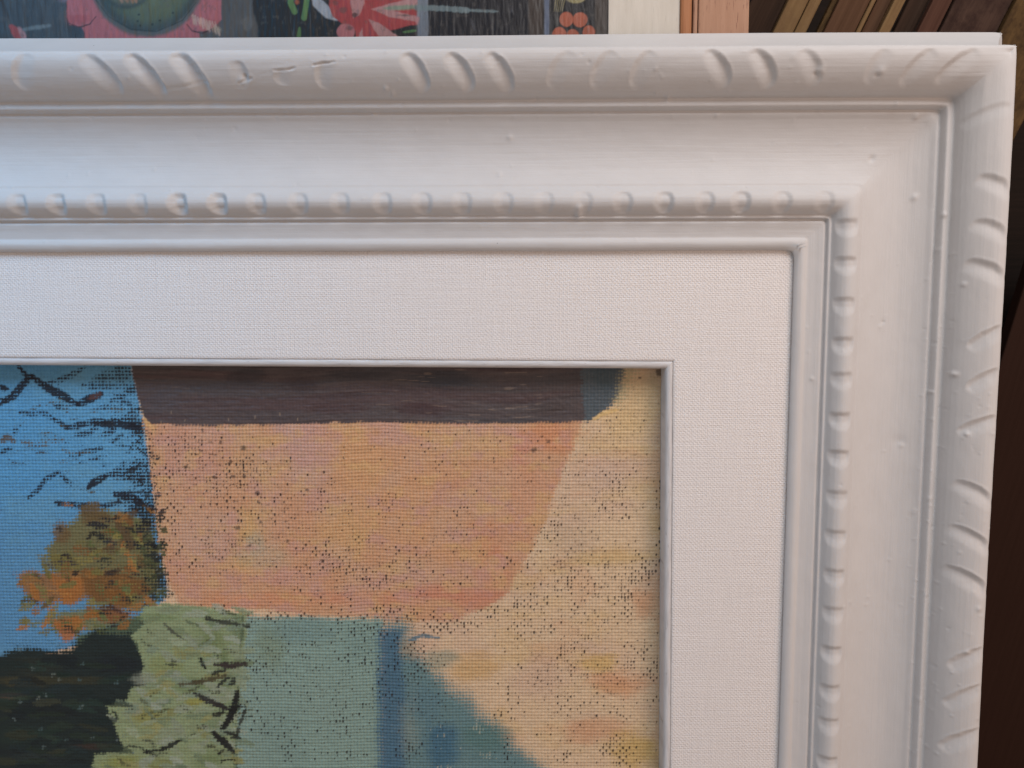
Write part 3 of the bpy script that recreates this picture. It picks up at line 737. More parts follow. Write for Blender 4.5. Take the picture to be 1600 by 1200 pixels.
# --- dark shrub, light green leaves
pt.poly([(-900, 1010), (0, 1022), (20, 1016), (45, 1010), (80, 1018), (110, 1012), (150, 985), (205, 990), (235, 1040), (215, 1085), (185, 1110), (200, 1175), (140, 1205), (140, 1700), (-900, 1700)], (30, 42, 40), 4, 7, 16, 260, 10, 1.0, 0.8)
for a in ((60, 1040, 70, 20, (40, 46, 38)), (30, 1065, 60, 14, (66, 62, 40)), (100, 1062, 80, 9, (58, 58, 40)), (15, 1086, 30, 9, (92, 72, 56)), (30, 1150, 60, 20, (36, 52, 46)), (150, 1165, 50, 8, (60, 48, 40)), (180, 1040, 50, 24, (26, 34, 38)), (80, 1110, 90, 14, (24, 32, 32)), (60, 1185, 60, 16, (42, 52, 50)), (30, 1090, 30, 8, (50, 66, 52))):
    pt.glaze(*a, 0.8, 270)
pt.poly([(226, 950), (260, 944), (330, 948), (386, 960), (382, 1030), (372, 1100), (368, 1180), (366, 1700), (138, 1700), (140, 1205), (150, 1178), (196, 1172), (186, 1150), (178, 1124), (166, 1102), (200, 1092), (206, 1074), (228, 1072), (222, 1056), (226, 1040), (214, 1010), (206, 994), (228, 974), (220, 962)],
        (142, 156, 118), 2.2, 4, 14, 280, 4, 1.0, 0.6)
for a in ((250, 1000, 40, 30, (138, 150, 120)), (330, 1000, 40, 40, (118, 132, 88)), (260, 1040, 40, 30, (136, 146, 96)), (230, 1120, 40, 24, (142, 138, 72)), (250, 1150, 40, 20, (138, 148, 112)), (305, 1098, 20, 14, (150, 144, 66)), (300, 1070, 40, 24, (112, 130, 92)),
          (330, 1130, 30, 40, (120, 136, 104)), (190, 1190, 40, 18, (140, 144, 70)), (250, 1195, 40, 16, (130, 134, 84)), (330, 1190, 30, 24, (116, 132, 90)), (230, 1066, 30, 18, (140, 148, 132)), (370, 980, 20, 30, (104, 122, 92)), (250, 966, 40, 10, (124, 142, 100)), (352, 1060, 18, 60, (104, 122, 84)), (210, 1110, 20, 14, (146, 152, 132))):
    pt.glaze(*a, 0.75, 290)
for k, (pts, wd, c, op) in enumerate((([(258, 976), (272, 988), (288, 1000)], 6, (66, 66, 60), 0.8), ([(296, 1012), (316, 1006), (332, 998)], 6, (84, 88, 48), 0.85), ([(322, 966), (350, 972), (388, 978)], 7, (54, 58, 48), 0.9), ([(290, 970), (320, 980)], 5, (84, 96, 74), 0.7),
     ([(312, 1026), (318, 1040), (322, 1044)], 5, (28, 32, 26), 0.9), ([(336, 1038), (360, 1040), (384, 1036)], 10, (58, 50, 46), 0.95), ([(282, 1070), (310, 1066), (352, 1056)], 8, (78, 72, 50), 0.9), ([(306, 1084), (330, 1096), (358, 1108)], 10, (46, 44, 42), 0.95),
     ([(372, 1080), (368, 1100), (358, 1125), (348, 1138)], 12, (24, 26, 24), 0.97), ([(334, 1144), (350, 1158), (366, 1174)], 11, (32, 34, 30), 0.97), ([(344, 1176), (356, 1174)], 12, (26, 28, 26), 0.95), ([(314, 1132), (328, 1138)], 5, (36, 38, 30), 0.8), ([(318, 1164), (336, 1166)], 4, (40, 44, 36), 0.8),
     ([(226, 1174), (250, 1172), (268, 1164), (284, 1155)], 7, (28, 32, 28), 0.92), ([(228, 1177), (248, 1178)], 6, (26, 28, 26), 0.95), ([(202, 1164), (224, 1168)], 5, (38, 42, 34), 0.85), ([(222, 1118), (240, 1112), (264, 1108)], 5, (74, 76, 48), 0.75), ([(168, 1116), (176, 1122), (184, 1126)], 6, (150, 160, 140), 0.9), ([(176, 1110), (184, 1120)], 5, (26, 32, 30), 0.9),
     ([(376, 1000), (374, 1050), (372, 1090)], 6, (60, 68, 52), 0.6), ([(380, 960), (378, 1000)], 5, (66, 80, 60), 0.6))):
    pt.stroke(pts, wd, c, op, 1.4, 3.0, 8, 320 + k, 3, 0.6)
def greenspot(r):
    while True:
        ix, iy = r.uniform(170, 384), r.uniform(950, 1230)
        lo = np.interp(iy, [950, 1000, 1040, 1075, 1100, 1140, 1175, 1200, 1230], [232, 216, 236, 226, 186, 196, 208, 160, 150])
        if ix > lo + 8: return ix, iy
dabs(150, 31, greenspot, [(142, 154, 126), (134, 146, 112), (122, 136, 104), (148, 158, 136), (146, 146, 96), (114, 130, 104), (152, 162, 144), (128, 144, 122)], (12, 34), (8, 17), (-40, 50), (0.0, 0.3), 0.7, 0.8)
dabs(26, 32, greenspot, [(60, 64, 46), (78, 80, 54), (50, 54, 44), (88, 92, 64)], (8, 26), (2.5, 5.5), (-35, 45), (0.1, 0.5), 0.6, 0.8)
dabs(12, 33, lambda r: (r.uniform(340, 384), r.uniform(1020, 1200)), [(26, 28, 26), (38, 40, 34)], (10, 26), (4, 9), (-70, 60), (0.05, 0.35), 0.7)
dabs(70, 34, lambda r: (r.uniform(-20, 190), r.uniform(1030, 1230)), [(24, 40, 38), (34, 54, 46), (22, 32, 34), (38, 52, 40), (30, 46, 48), (54, 58, 42)], (20, 60), (8, 18), (-14, 14), (0.0, 0.25), 0.8, 0.7)
dabs(22, 35, lambda r: (r.uniform(0, 215), r.uniform(1005, 1180)), [(96, 112, 112), (74, 96, 98), (110, 118, 110)], (2, 5), (2, 3.5), (-60, 60), (0.1, 0.4), 0.8, 0.7)
for k, (pts, wd, c, op) in enumerate((([(322, 966), (350, 972), (388, 978)], 7, (54, 58, 48), 0.9), ([(336, 1038), (360, 1040), (384, 1036)], 10, (58, 50, 46), 0.95), ([(282, 1070), (310, 1066), (352, 1056)], 8, (78, 72, 50), 0.9), ([(306, 1084), (330, 1096), (358, 1108)], 10, (46, 44, 42), 0.95),
     ([(372, 1080), (368, 1100), (358, 1125), (348, 1138)], 12, (24, 26, 24), 0.97), ([(334, 1144), (350, 1158), (366, 1174)], 11, (32, 34, 30), 0.97), ([(226, 1174), (250, 1172), (268, 1164), (284, 1155)], 7, (28, 32, 28), 0.92), ([(312, 1026), (318, 1040), (322, 1044)], 5, (28, 32, 26), 0.9))):
    pt.stroke(pts, wd, c, op, 1.4, 4.0, 7, 340 + k, 4, 0.7, True, 0.18)
# --- dark roof band with dragged brush marks
roof = [(190, 480), (205, 576), (214, 620), (230, 662), (300, 664), (430, 664), (520, 660), (620, 659), (700, 660), (800, 662), (860, 660), (922, 656), (916, 610), (914, 480)]
pt.poly(roof, (86, 75, 75), 1.8, 3, 20, 360, 3, 1.0, 0.9)
rw, rm = pt.mask_poly(roof, 1.8, 3, 20, 360, 3)
wy = Y[rw] + 3 * np.sin(X[rw] / 60.0) + 10 * (fbm(X[rw], Y[rw], 160, 90, 361, 2) - 0.5)
st = fbm(X[rw], wy, 130, 3.2, 362, 3, 0.65); st2 = fbm(X[rw], wy, 240, 12, 366, 3)
pt.put(rw, rm * sstep(0.52, 0.72, st2) * 0.6, (88, 66, 66)); pt.put(rw, rm * sstep(0.50, 0.30, st2) * 0.55, (76, 74, 78))
pt.put(rw, rm * sstep(0.55, 0.75, st) * 0.35, (104, 92, 90)); pt.put(rw, rm * sstep(0.45, 0.28, st) * 0.35, (58, 48, 50))
pt.T[rw] = np.maximum(pt.T[rw], rm * 0.9)
pt.Z[rw] += rm * (st - 0.5) * 1.3
for a in ((385, 588, 40, 16, (46, 46, 52)), (690, 592, 60, 20, (50, 54, 62)), (520, 640, 70, 12, (76, 54, 54)), (660, 640, 50, 16, (70, 46, 48)), (320, 604, 60, 16, (80, 74, 76)), (560, 585, 60, 10, (52, 48, 52)), (250, 620, 40, 30, (82, 76, 80)), (810, 600, 60, 16, (84, 70, 70)), (470, 600, 40, 14, (62, 50, 52)), (860, 640, 40, 14, (74, 62, 60))):
    pt.glaze(*a, 0.55, 372)
hair = sstep(0.80, 0.90, vnoise(X[rw], wy, 26, 2.4, 375)) * sstep(0.45, 0.7, fbm(X[rw], Y[rw], 80, 30, 376, 3))
pt.put(rw, rm * hair * 0.30, (176, 152, 132))
for k in range(46):
    rr = np.random.default_rng(500 + k); ix, iy = rr.uniform(250, 470), rr.uniform(612, 658)
    if rr.random() > -0.25 + (iy - 612) / 70: continue
    pt.stroke([(ix, iy), (ix + rr.uniform(-.5, .5), iy + rr.uniform(2, 6))], 1.5, (178, 154, 128), 0.6, 0.8, 0.3, 5, 378, 0)
pt.poly([(906, 480), (980, 480), (976, 592), (968, 616), (956, 634), (938, 648), (930, 656), (915, 658), (909, 610)], (84, 92, 98), 2.2, 4, 12, 380, 7, 1.0, 0.5)
pt.glaze(945, 590, 26, 24, (68, 84, 92), 0.7, 381)
pt.stroke([(928, 655), (942, 646), (966, 640)], 7, (222, 184, 126), 0.9, 1.4, 1.6, 9, 383, 2, 0.9)
pt.poly([(978, 570), (1000, 570), (985, 600), (968, 632), (960, 628)], (172, 160, 126), 6, 6, 14, 385, 16, 0.7)
pt.stroke([(226, 655), (231, 663), (238, 668)], 8, (222, 176, 122), 0.9, 1.4, 2, 8, 387, 2)
# --- bare pits of the weave: dark dots in the corners between threads
def lattice(sd):
    i, j = np.round(XW / PITCHW), np.round(YW / PITCHW)
    k = (i * 7919 + j * 104729 + sd * 31).astype(np.int64)
    r1 = np.abs(np.sin(k * 12.9898) * 43758.5453) % 1.0; r2 = np.abs(np.sin(k * 78.233 + 1.7) * 24634.6345) % 1.0
    dx, dy = XW - i * PITCHW, YW - j * PITCHW
    chk = ((i + j) % 2) == 0
    dx = dx + (r2 - 0.5) * 1.3; dy = dy + ((r1 * 7.3) % 1.0 - 0.5) * 1.8
    return r1, r2, dx, dy, chk
r1, r2, dx, dy, chk = lattice(1)
dens = np.zeros(X.shape)
def D(ix, iy, rx, ry, v):
    P = px(ix, iy, CH); r = np.hypot((X - P[0]) / rx, (Y - P[1]) / ry)
    np.maximum(dens, v * sstep(1.15, 0.35, r), out=dens)
for a in ((255, 720, 26, 70, .5), (268, 820, 24, 90, .45), (258, 700, 20, 40, .5), (300, 880, 30, 16, .5), (340, 760, 40, 30, .3), (365, 740, 30, 40, .45), (370, 800, 24, 40, .4), (510, 765, 26, 26, .75), (490, 740, 20, 14, .4), (430, 810, 40, 20, .25),
          (510, 870, 60, 30, .35), (470, 890, 60, 12, .55), (540, 890, 50, 14, .75), (580, 905, 40, 14, .7), (635, 897, 26, 14, .7), (700, 905, 40, 14, .35), (520, 940, 40, 16, .5), (480, 920, 40, 10, .3), (340, 945, 50, 10, .4), (460, 962, 130, 10, .65), (420, 968, 40, 14, .7),
          (570, 985, 60, 26, .8), (560, 1020, 40, 30, .8), (620, 960, 60, 20, .8), (690, 970, 60, 26, .85), (720, 975, 40, 20, .85), (770, 955, 30, 18, .8), (640, 1030, 40, 50, .6), (600, 1070, 30, 40, .45), (655, 1100, 20, 14, .6), (820, 930, 24, 50, .8), (815, 985, 26, 40, .75), (838, 915, 40, 16, .6), (805, 880, 40, 12, .35),
          (775, 1070, 14, 12, .5), (800, 1090, 16, 20, .6), (790, 1120, 26, 20, .6), (890, 905, 26, 24, .55), (880, 960, 14, 14, .5), (1000, 900, 40, 24, .6), (970, 935, 36, 24, .6), (970, 960, 20, 12, .6), (990, 890, 20, 14, .5), (990, 1020, 40, 30, .45), (1020, 1060, 20, 60, .75), (890, 1100, 30, 26, .7), (960, 1110, 16, 16, .6),
          (960, 1165, 36, 26, .8), (975, 1190, 30, 20, .7), (876, 1180, 26, 16, .6), (790, 1185, 22, 40, .7), (1030, 800, 12, 90, .5), (1010, 870, 30, 24, .5), (960, 800, 40, 20, .3), (970, 745, 30, 26, .45), (963, 752, 10, 14, .8), (720, 797, 22, 14, .9), (870, 815, 20, 26, .7), (850, 840, 30, 14, .5),
          (400, 1035, 30, 30, .75), (395, 1110, 24, 40, .55), (450, 1165, 16, 30, .7), (530, 1180, 60, 14, .55), (535, 1130, 16, 30, .6), (420, 1140, 40, 20, .3), (640, 1170, 30, 30, .5), (220, 760, 30, 50, .5), (215, 690, 20, 40, .6), (600, 890, 200, 50, .12), (400, 750, 150, 90, .10), (900, 1000, 150, 200, .10), (500, 1080, 110, 110, .08), (300, 720, 60, 60, .18)):
    D(*a)
dens *= sstep(0.22, 0.58, N(30, 22, 400, 4))
rx_, ry_ = 0.9 + 0.7 * r2, 1.5 + 1.7 * r2
dot = sstep(1.25, 0.75, np.hypot(dx / rx_, dy / ry_)) * (r1 < dens * np.where(chk, 1.0, 0.22))
thin = 1 - np.clip(pt.T, 0, 1)
pt.put(full, dot * 0.93 * np.clip(thin + 0.25, 0, 1), (28, 20, 20))
r3, r4, dx3, dy3, _ = lattice(5)
base = 0.05 + 0.30 * sstep(0.42, 0.68, N(46, 34, 480, 4))
reg = np.zeros(X.shape)
for (ix, iy, rx, ry, v) in ((335, 780, 150, 140, 1.9), (600, 860, 240, 120, 1.0), (930, 960, 150, 280, 1.05), (480, 1080, 140, 140, 1.1), (650, 1080, 70, 130, 1.3), (940, 740, 110, 110, 1.1), (700, 720, 200, 70, .5)):
    P = px(ix, iy, CH); np.maximum(reg, v * sstep(1.2, 0.4, np.hypot((X - P[0]) / rx, (Y - P[1]) / ry)), out=reg)
pin = sstep(1.2, 0.6, np.hypot(dx3 / (0.7 + 0.7 * r4), dy3 / (1.2 + 1.2 * r4))) * (r3 < base * reg)
pt.put(full, pin * (0.55 + 0.35 * r4) * thin, (40, 28, 26))
spk = np.zeros(X.shape)
for (ix, iy, rx, ry, v) in ((330, 740, 120, 90, 1), (420, 850, 200, 110, .8), (560, 900, 220, 60, .9), (800, 720, 140, 70, .45), (700, 820, 200, 100, .5), (940, 760, 110, 120, .7), (900, 980, 160, 240, .75), (500, 1080, 130, 130, .45), (990, 640, 60, 60, .7)):
    P = px(ix, iy, CH); np.maximum(spk, v * sstep(1.2, 0.3, np.hypot((X - P[0]) / rx, (Y - P[1]) / ry)), out=spk)
fs = sstep(0.70, 0.86, vnoise(X, Y, 5.2, 2.6, 470) * 0.7 + 0.3 * N(16, 10, 472, 3) + 0.10 * (spk - 0.5)) * sstep(0.6, 0.2, pt.W) * np.clip(1 - pt.T, 0, 1) * (0.25 + 0.75 * spk)
pt.put(full, fs * 0.8, (62, 42, 36))
# fly-specks, larger soft marks
for k, (ix, iy, r) in enumerate(((847, 682, 4.5), (857, 690, 5), (834, 703, 5), (858, 715, 3.4), (380, 700, 5), (312, 704, 4), (330, 690, 3.5), (395, 720, 3.5), (408, 815, 3.6), (405, 785, 4), (480, 765, 4), (372, 825, 4), (450, 845, 4), (316, 672, 4.5), (720, 835, 3.4), (360, 722, 4), (290, 730, 3.5), (365, 745, 5), (382, 745, 4), (335, 745, 4), (402, 770, 5), (390, 852, 6), (505, 876, 5), (1000, 590, 3.4), (1030, 582, 7), (650, 855, 3), (345, 690, 4))):
    pt.glaze(ix, iy, r * 1.0, r * 0.9, (58, 46, 42), 0.7, 420 + k, 0.7, 0.9)
# thin brown darkening in the hollows between weft threads, patchy
hollow = sstep(0.42, 0.12, WV) * thin
pt.put(full, hollow * (0.26 + 0.40 * sstep(0.4, 0.7, N(80, 50, 430))), (96, 62, 44))
pt.C *= (0.90 + 0.20 * N(6, 3.4, 440, 2))[..., None]
kx = sstep(-1050, 0, X)[..., None]
pt.C *= np.array([1.08, 1.02, 0.94]) * (1 - kx) + np.array([0.95, 1.0, 1.0]) * kx        # photo colour -> paint colour
finew = (sstep(-1118, -1100, X) * sstep(-712, -700, Y))
Zc = (WV - 0.5) * 2.9 * (1 - 0.72 * np.clip(pt.T, 0, 1)) * finew
Zc += pt.Z + pt.T * 1.0 + np.clip(pt.T, 0, 1) * 1.6 * (N(14, 6, 450, 3) - 0.5) * finew + 0.8 * (N(9, 5, 455, 2) - 0.5) * finew
Zc += 5.0 * (N(420, 380, 460, 2) - 0.5)
grid('canvas', X, Y, CH + Zc, M_OIL, framed, flip=False, color=pt.C, origin=FO)
del pt, X, Y, WV, XW, YW

# ------------------------------------------------------------------ the picture that stands behind
def box(name, x0, x1, y0, y1, h0, h1, mat, parent=None, bev=2.0, origin=(0, 0, 0), rot=0.0, uvrot=False):
    """bevelled bar, corners in layout units; h0 back, h1 front; rot in radians about its own centre (in the picture plane)"""
    import bmesh
    bm = bmesh.new()
    cx, cy, ch = (x0 + x1) / 2, (y0 + y1) / 2, (h0 + h1) / 2
    bmesh.ops.create_cube(bm, size=1.0)
    for v in bm.verts:
        v.co = (v.co.x * (x1 - x0), v.co.y * (y1 - y0), v.co.z * (h1 - h0))
    bmesh.ops.bevel(bm, geom=bm.edges[:], offset=bev, segments=2, profile=0.5, affect='EDGES')
    uvl = bm.loops.layers.uv.new('UVMap')
    for f in bm.faces:
        for l in f.loops:
            c = l.vert.co
            a, b = (c.x, c.y) if abs(f.normal.x) < 0.7 else (c.z, c.y)
            l[uvl].uv = (b + cx * 3.1, a + cy) if uvrot else (a + cy * 3.1, b + cx)
    R = Matrix.Rotation(rot, 4, 'Z')
    for v in bm.verts:
        c = R @ v.co
        p = W3(c.x + cx, c.y + cy, c.z + ch)
        v.co = p - Vector(origin)
    bmesh.ops.recalc_face_normals(bm, faces=bm.faces[:])
    me = bpy.data.meshes.new(name); bm.to_mesh(me); bm.free()
    me.materials.append(mat)
    return obj(name, me, parent)

FH = -132.0                                           # painted panel
fx1 = px(950, 30, FH)[0]                              # its right edge
fx0, fy0 = px(-420, 30, FH)[0], -OH - LT - 250
fy1 = px(600, -420, FH)[1]
folk = empty('folk_picture', W3((fx0 + fx1) / 2, fy0 - 170, -140))
tag(folk, 'dark picture of painted flowers with cream mat and pinkish wood frame, behind the white frame', 'picture')
GO = tuple(folk.location)
xs = np.concatenate((np.arange(fx0, -1200, 14.0), np.arange(-1200, fx1, 1.4), [fx1]))
ylo = px(600, 90, FH)[1]; yhi = px(600, -40, FH)[1]
ys = np.concatenate((np.arange(fy0, ylo, 20.0), np.arange(ylo, yhi, 1.4), np.arange(yhi + 1.4, fy1, 9.0)))
X, Y = np.meshgrid(xs, ys)
fk = Painter(X, Y, FH, 0.68)
fk.W = np.clip(0.5 + 0.9 * (fbm(X, Y, 3, 22, 500, 3) - 0.5), 0, 1)
full = (slice(None), slice(None)); N = lambda sx, sy, sd, o=4: fbm(X, Y, sx, sy, sd, o, 0.55)
fk.put(full, np.ones(X.shape), (74, 78, 82))
fk.put(full, sstep(0.4, 0.7, N(10, 80, 505)) * 0.6, (92, 96, 98)); fk.put(full, sstep(0.5, 0.75, N(60, 60, 508)) * 0.5, (60, 60, 68))
fk.poly([(330, -500), (400, -500), (400, 0), (398, 18), (404, 40), (406, 400), (300, 400), (310, 55), (340, 30)], (98, 96, 92), 3, 3, 20, 510, 3)
fk.poly([(392, -500), (530, -500), (652, -500), (652, 400), (404, 400), (404, 40), (396, 18)], (40, 42, 44), 2.5, 3, 16, 512, 3)
fk.poly([(655, -500), (826, -500), (826, 400), (655, 400)], (34, 34, 42), 2, 2, 16, 514, 3)
fk.poly([(826, -500), (849, -500), (849, 400), (826, 400)], (78, 66, 58), 2, 1, 10, 516, 3)
fk.poly([(849, -500), (932, -500), (932, 400), (849, 400)], (40, 40, 44), 2, 1, 10, 518, 3)
fk.poly([(930, -500), (962, -500), (962, 400), (930, 400)], (82, 72, 64), 3, 1, 10, 520, 3)
fk.put(full, sstep(0.62, 0.8, N(5, 40, 522)) * 0.35, (120, 120, 118))
# pink scalloped shape round a green disc
fk.poly([(104, -300), (104, 26), (110, 38), (128, 42), (132, 52), (134, 300), (312, 300), (312, 50), (330, 46), (346, 30), (348, -300)], (206, 106, 112), 1.6, 1.5, 14, 524, 1)
fk.glaze(124, 30, 22, 12, (196, 78, 82), 0.7, 526); fk.glaze(328, 38, 22, 12, (196, 84, 84), 0.7, 527)
fk.stroke([(108, 36), (122, 43), (140, 38), (150, 26)], 2.4, (92, 50, 54), 0.9, 1, 0.4, 8, 528, 1)
fk.stroke([(292, 38), (300, 48), (316, 52), (334, 44)], 2.6, (86, 44, 46), 0.9, 1, 0.4, 8, 529, 1)
def ell(cx, cy, rx, ry, c, soft=2, seed=530, op=1.0, amp=1.5):
    fk.poly([(cx + rx * math.cos(a), cy + ry * math.sin(a)) for a in np.linspace(0, 2 * math.pi, 40)[:-1]], c, soft, amp, 16, seed, 1, op)
ell(230, -40, 92, 98, (104, 104, 98), 4, 531)
ell(230, -40, 84, 90, (74, 82, 74), 3, 532); ell(232, -44, 74, 82, (98, 112, 80), 10, 533); ell(240, -30, 50, 52, (112, 124, 84), 16, 534)
fk.stroke([(150, 0), (170, 26), (205, 46), (245, 49), (285, 32), (306, 4)], 2.2, (50, 56, 50), 0.8, 1, 0.6, 10, 535, 1)
ell(196, -28, 44, 42, (70, 80, 66), 4, 536); ell(198, -30, 40, 38, (104, 108, 82), 4, 537)
for ix in (188, 196, 204, 210): fk.stroke([(ix, -6), (ix + 3, 3)], 6, (196, 140, 96), 0.8, 2, 1, 6, 538, 1)
for ix, iy in ((217, 23), (215, 33), (219, 40), (250, 32), (238, 38), (270, 20)): fk.glaze(ix, iy, 3, 2.4, (40, 44, 36), 0.8, 540, 0.2, 0.2)
for k in range(9): fk.stroke([(300 + k * 4.5, 24 + k * 1.4), (303 + k * 5, 36 + k * 2.4)], 5, (222, 186, 166), 0.75, 1.5, 2, 6, 541 + k, 5)
fk.glaze(340, 46, 10, 8, (190, 176, 150), 0.7, 551, 0.6); fk.glaze(386, 36, 10, 20, (130, 126, 118), 0.5, 552, 0.8)
# small petal and pale streak at the left
fk.stroke([(18, 42), (26, 52), (30, 62)], 15, (196, 72, 68), 0.95, 2, 1, 8, 553, 1); fk.stroke([(30, 44), (36, 54), (38, 62)], 9, (202, 146, 150), 0.9, 2, 1, 8, 554, 1)
fk.stroke([(36, 46), (56, 43), (78, 40)], 7, (128, 146, 152), 0.8, 2, 1, 8, 555, 3)
fk.glaze(98, -4, 14, 10, (140, 124, 144), 0.8, 556)
# green strokes, pale crescent
fk.stroke([(455, -20), (454, 4), (460, 18)], 10, (98, 150, 82), 0.95, 1.2, 0.6, 8, 557, 1, taper=False); fk.stroke([(482, -20), (478, 8), (475, 28)], 9, (98, 150, 82), 0.95, 1.2, 0.6, 8, 558, 1, taper=False)
fk.stroke([(468, 44), (466, 66)], 7, (92, 144, 76), 0.9, 1.2, 0.6, 8, 559, 1); fk.glaze(464, 4, 5, 5, (190, 96, 50), 0.8, 560)
fk.stroke([(490, -30), (496, 4), (512, 20), (526, 28)], 18, (178, 190, 204), 0.95, 1.5, 1, 8, 561, 1)
# red flower
ell(556, 4, 42, 38, (194, 62, 62), 1.5, 562); fk.poly([(514, 0), (520, 26), (540, 40), (556, 48), (556, 300), (612, 300), (600, 50), (640, 40), (655, 38), (655, -40), (514, -40)], (194, 60, 62), 1.5, 1.2, 12, 563, 1)
fk.poly([(606, 300), (612, 56), (652, 44), (652, 300)], (48, 44, 44), 2, 1, 10, 563, 1)
for k, (p, c) in enumerate((([(580, 14), (600, 8), (655, -6), (655, 10), (600, 20)], (206, 148, 148)), ([(582, 15), (612, 16), (652, 26), (652, 34), (610, 27)], (204, 144, 142)), ([(576, 30), (592, 36), (626, 60), (600, 66), (584, 46)], (200, 142, 140)), ([(566, 44), (568, 66), (560, 66), (562, 52)], (200, 142, 140)),
                            ([(546, -20), (566, -20), (570, 4), (562, 24), (552, 28), (548, 10)], (206, 142, 140)))):
    fk.poly(p, c, 1.5, 1.2, 8, 564 + k, 1)
ell(540, 50, 14, 14, (202, 116, 120), 1.5, 570); fk.glaze(555, 23, 6, 5, (70, 40, 42), 0.8, 571); fk.glaze(536, 16, 8, 6, (120, 84, 84), 0.7, 572); fk.glaze(524, 4, 6, 6, (120, 84, 84), 0.6, 573); fk.glaze(632, 24, 16, 3, (96, 84, 84), 0.7, 574); fk.glaze(546, 44, 8, 5, (110, 70, 72), 0.6, 574)
fk.stroke([(600, 13), (630, 12), (656, 10)], 8, (120, 170, 140), 0.75, 2, 1, 8, 575, 2); fk.stroke([(630, 50), (650, 48)], 4, (92, 150, 82), 0.8, 1, 1, 8, 576, 1)
fk.poly([(651, -500), (668, -500), (669, 400), (652, 400)], (132, 146, 162), 2, 1, 10, 577, 4); fk.glaze(652, 32, 6, 10, (206, 130, 134), 0.7, 578)
fk.stroke([(652, 12), (690, 13), (730, 16)], 9, (126, 150, 156), 0.85, 1.2, 0.6, 8, 579, 3, taper=False); fk.stroke([(725, 15.5), (750, 17), (778, 18)], 5, (126, 150, 156), 0.8, 1, 0.6, 8, 580, 2)
fk.stroke([(736, 30), (742, 46)], 3, (110, 112, 120), 0.5, 1, 1, 6, 581, 6); fk.stroke([(798, 8), (802, 22)], 4, (110, 112, 120), 0.45, 1, 1, 6, 582, 6)
fk.poly([(849, -500), (857, -500), (859, 400), (852, 400)], (112, 128, 158), 1.2, 0.5, 10, 583, 1)
for k, (ix, iy, r) in enumerate(((885, 30, 11), (906, 31, 11.5), (874, 54, 11), (895, 56, 10), (920, 50, 9.5))):
    ell(ix, iy, r, r * 1.05, (206, 102, 62), 1.2, 585 + k, 1, 1.0)
for k in range(5): fk.stroke([(866 + k * 3, 18), (871 + k * 4, -20)], 1.6, (170, 160, 110), 0.7, 0.8, 0.4, 6, 590 + k, 1)
ell(900, -12, 20, 17, (172, 162, 106), 1.5, 596); fk.glaze(870, 34, 6, 16, (112, 112, 108), 0.5, 597)
lum = fk.C.mean(-1, keepdims=True); fk.C = fk.C * 0.80 + lum * 0.20
wear = sstep(0.60, 0.78, N(7, 9, 610, 4))[..., None] * 0.35
fk.C = fk.C * (1 - wear) + np.array(lin((96, 92, 88))) * 0.8 * wear
fk.C *= (0.80 + 0.40 * N(4, 20, 598, 3))[..., None]
Zf = 1.6 * (N(4, 30, 599, 3) - 0.5)
grid('painted_panel', X, Y, FH + Zf, M_FOLK, folk, color=fk.C, origin=GO)
del fk, X, Y
M_MAT = wood('cream_mat_paint', (0.58, 0.54, 0.47), (0.68, 0.64, 0.57), (0.30, 0.26, 0.22), 0.75, 0.25, (0.006, 0.05))
M_PINK = wood('pinkish_bare_wood', (0.38, 0.215, 0.14), (0.47, 0.28, 0.19), (0.16, 0.07, 0.05), 0.6, 0.85, (0.004, 0.09))
M_ORNG = wood('orange_brown_wood', (0.32, 0.13, 0.06), (0.46, 0.22, 0.11), (0.12, 0.05, 0.03), 0.4, 0.2)
mx = px(1062, 30, FH + 3)[0]; bx = px(1090, 30, FH + 8)[0]; rx1 = px(1170.5, 30, FH + 14)[0]
mw, bw, rw_ = mx - fx1, bx - mx, rx1 - bx
# sides left/right run the full height; top/bottom butt between them
def ring(name, x0, x1, y0, y1, w, h0, h1, mat, parents=None, bev=2.0):
    out = []
    for k, (a, b, c, d, ur) in enumerate(((x1 + 0.3, x1 + w, y0 - w, y1 + w, True), (x0 - w, x0 - 0.3, y0 - w, y1 + w, True), (x0 - 0.25, x1 + 0.25, y1 + 0.3, y1 + w, False), (x0 - 0.25, x1 + 0.25, y0 - w, y0 - 0.3, False))):
        out.append(box(name, a, b, c, d, h0, h1, mat, parents[k] if parents else folk, bev, GO, uvrot=ur))
    return out
ring('mat_strip', fx0, fx1, fy0, fy1, mw, FH - 14, FH + 3, M_MAT, None, 1.0)
rails2 = ring('frame_rail', fx0 - mw - bw, fx1 + mw + bw, fy0 - mw - bw, fy1 + mw + bw, rw_, FH - 40, FH + 14, M_PINK, None, 2.0)
ring('inner_bead', fx0 - mw, fx1 + mw, fy0 - mw, fy1 + mw, bw * 0.70, FH - 14, FH + 9, M_ORNG, rails2, 5.0)
ring('inner_bead', fx0 - mw - bw * 0.72, fx1 + mw + bw * 0.72, fy0 - mw - bw * 0.72, fy1 + mw + bw * 0.72, bw * 0.26, FH - 14, FH + 12, M_PINK, rails2, 2.5)

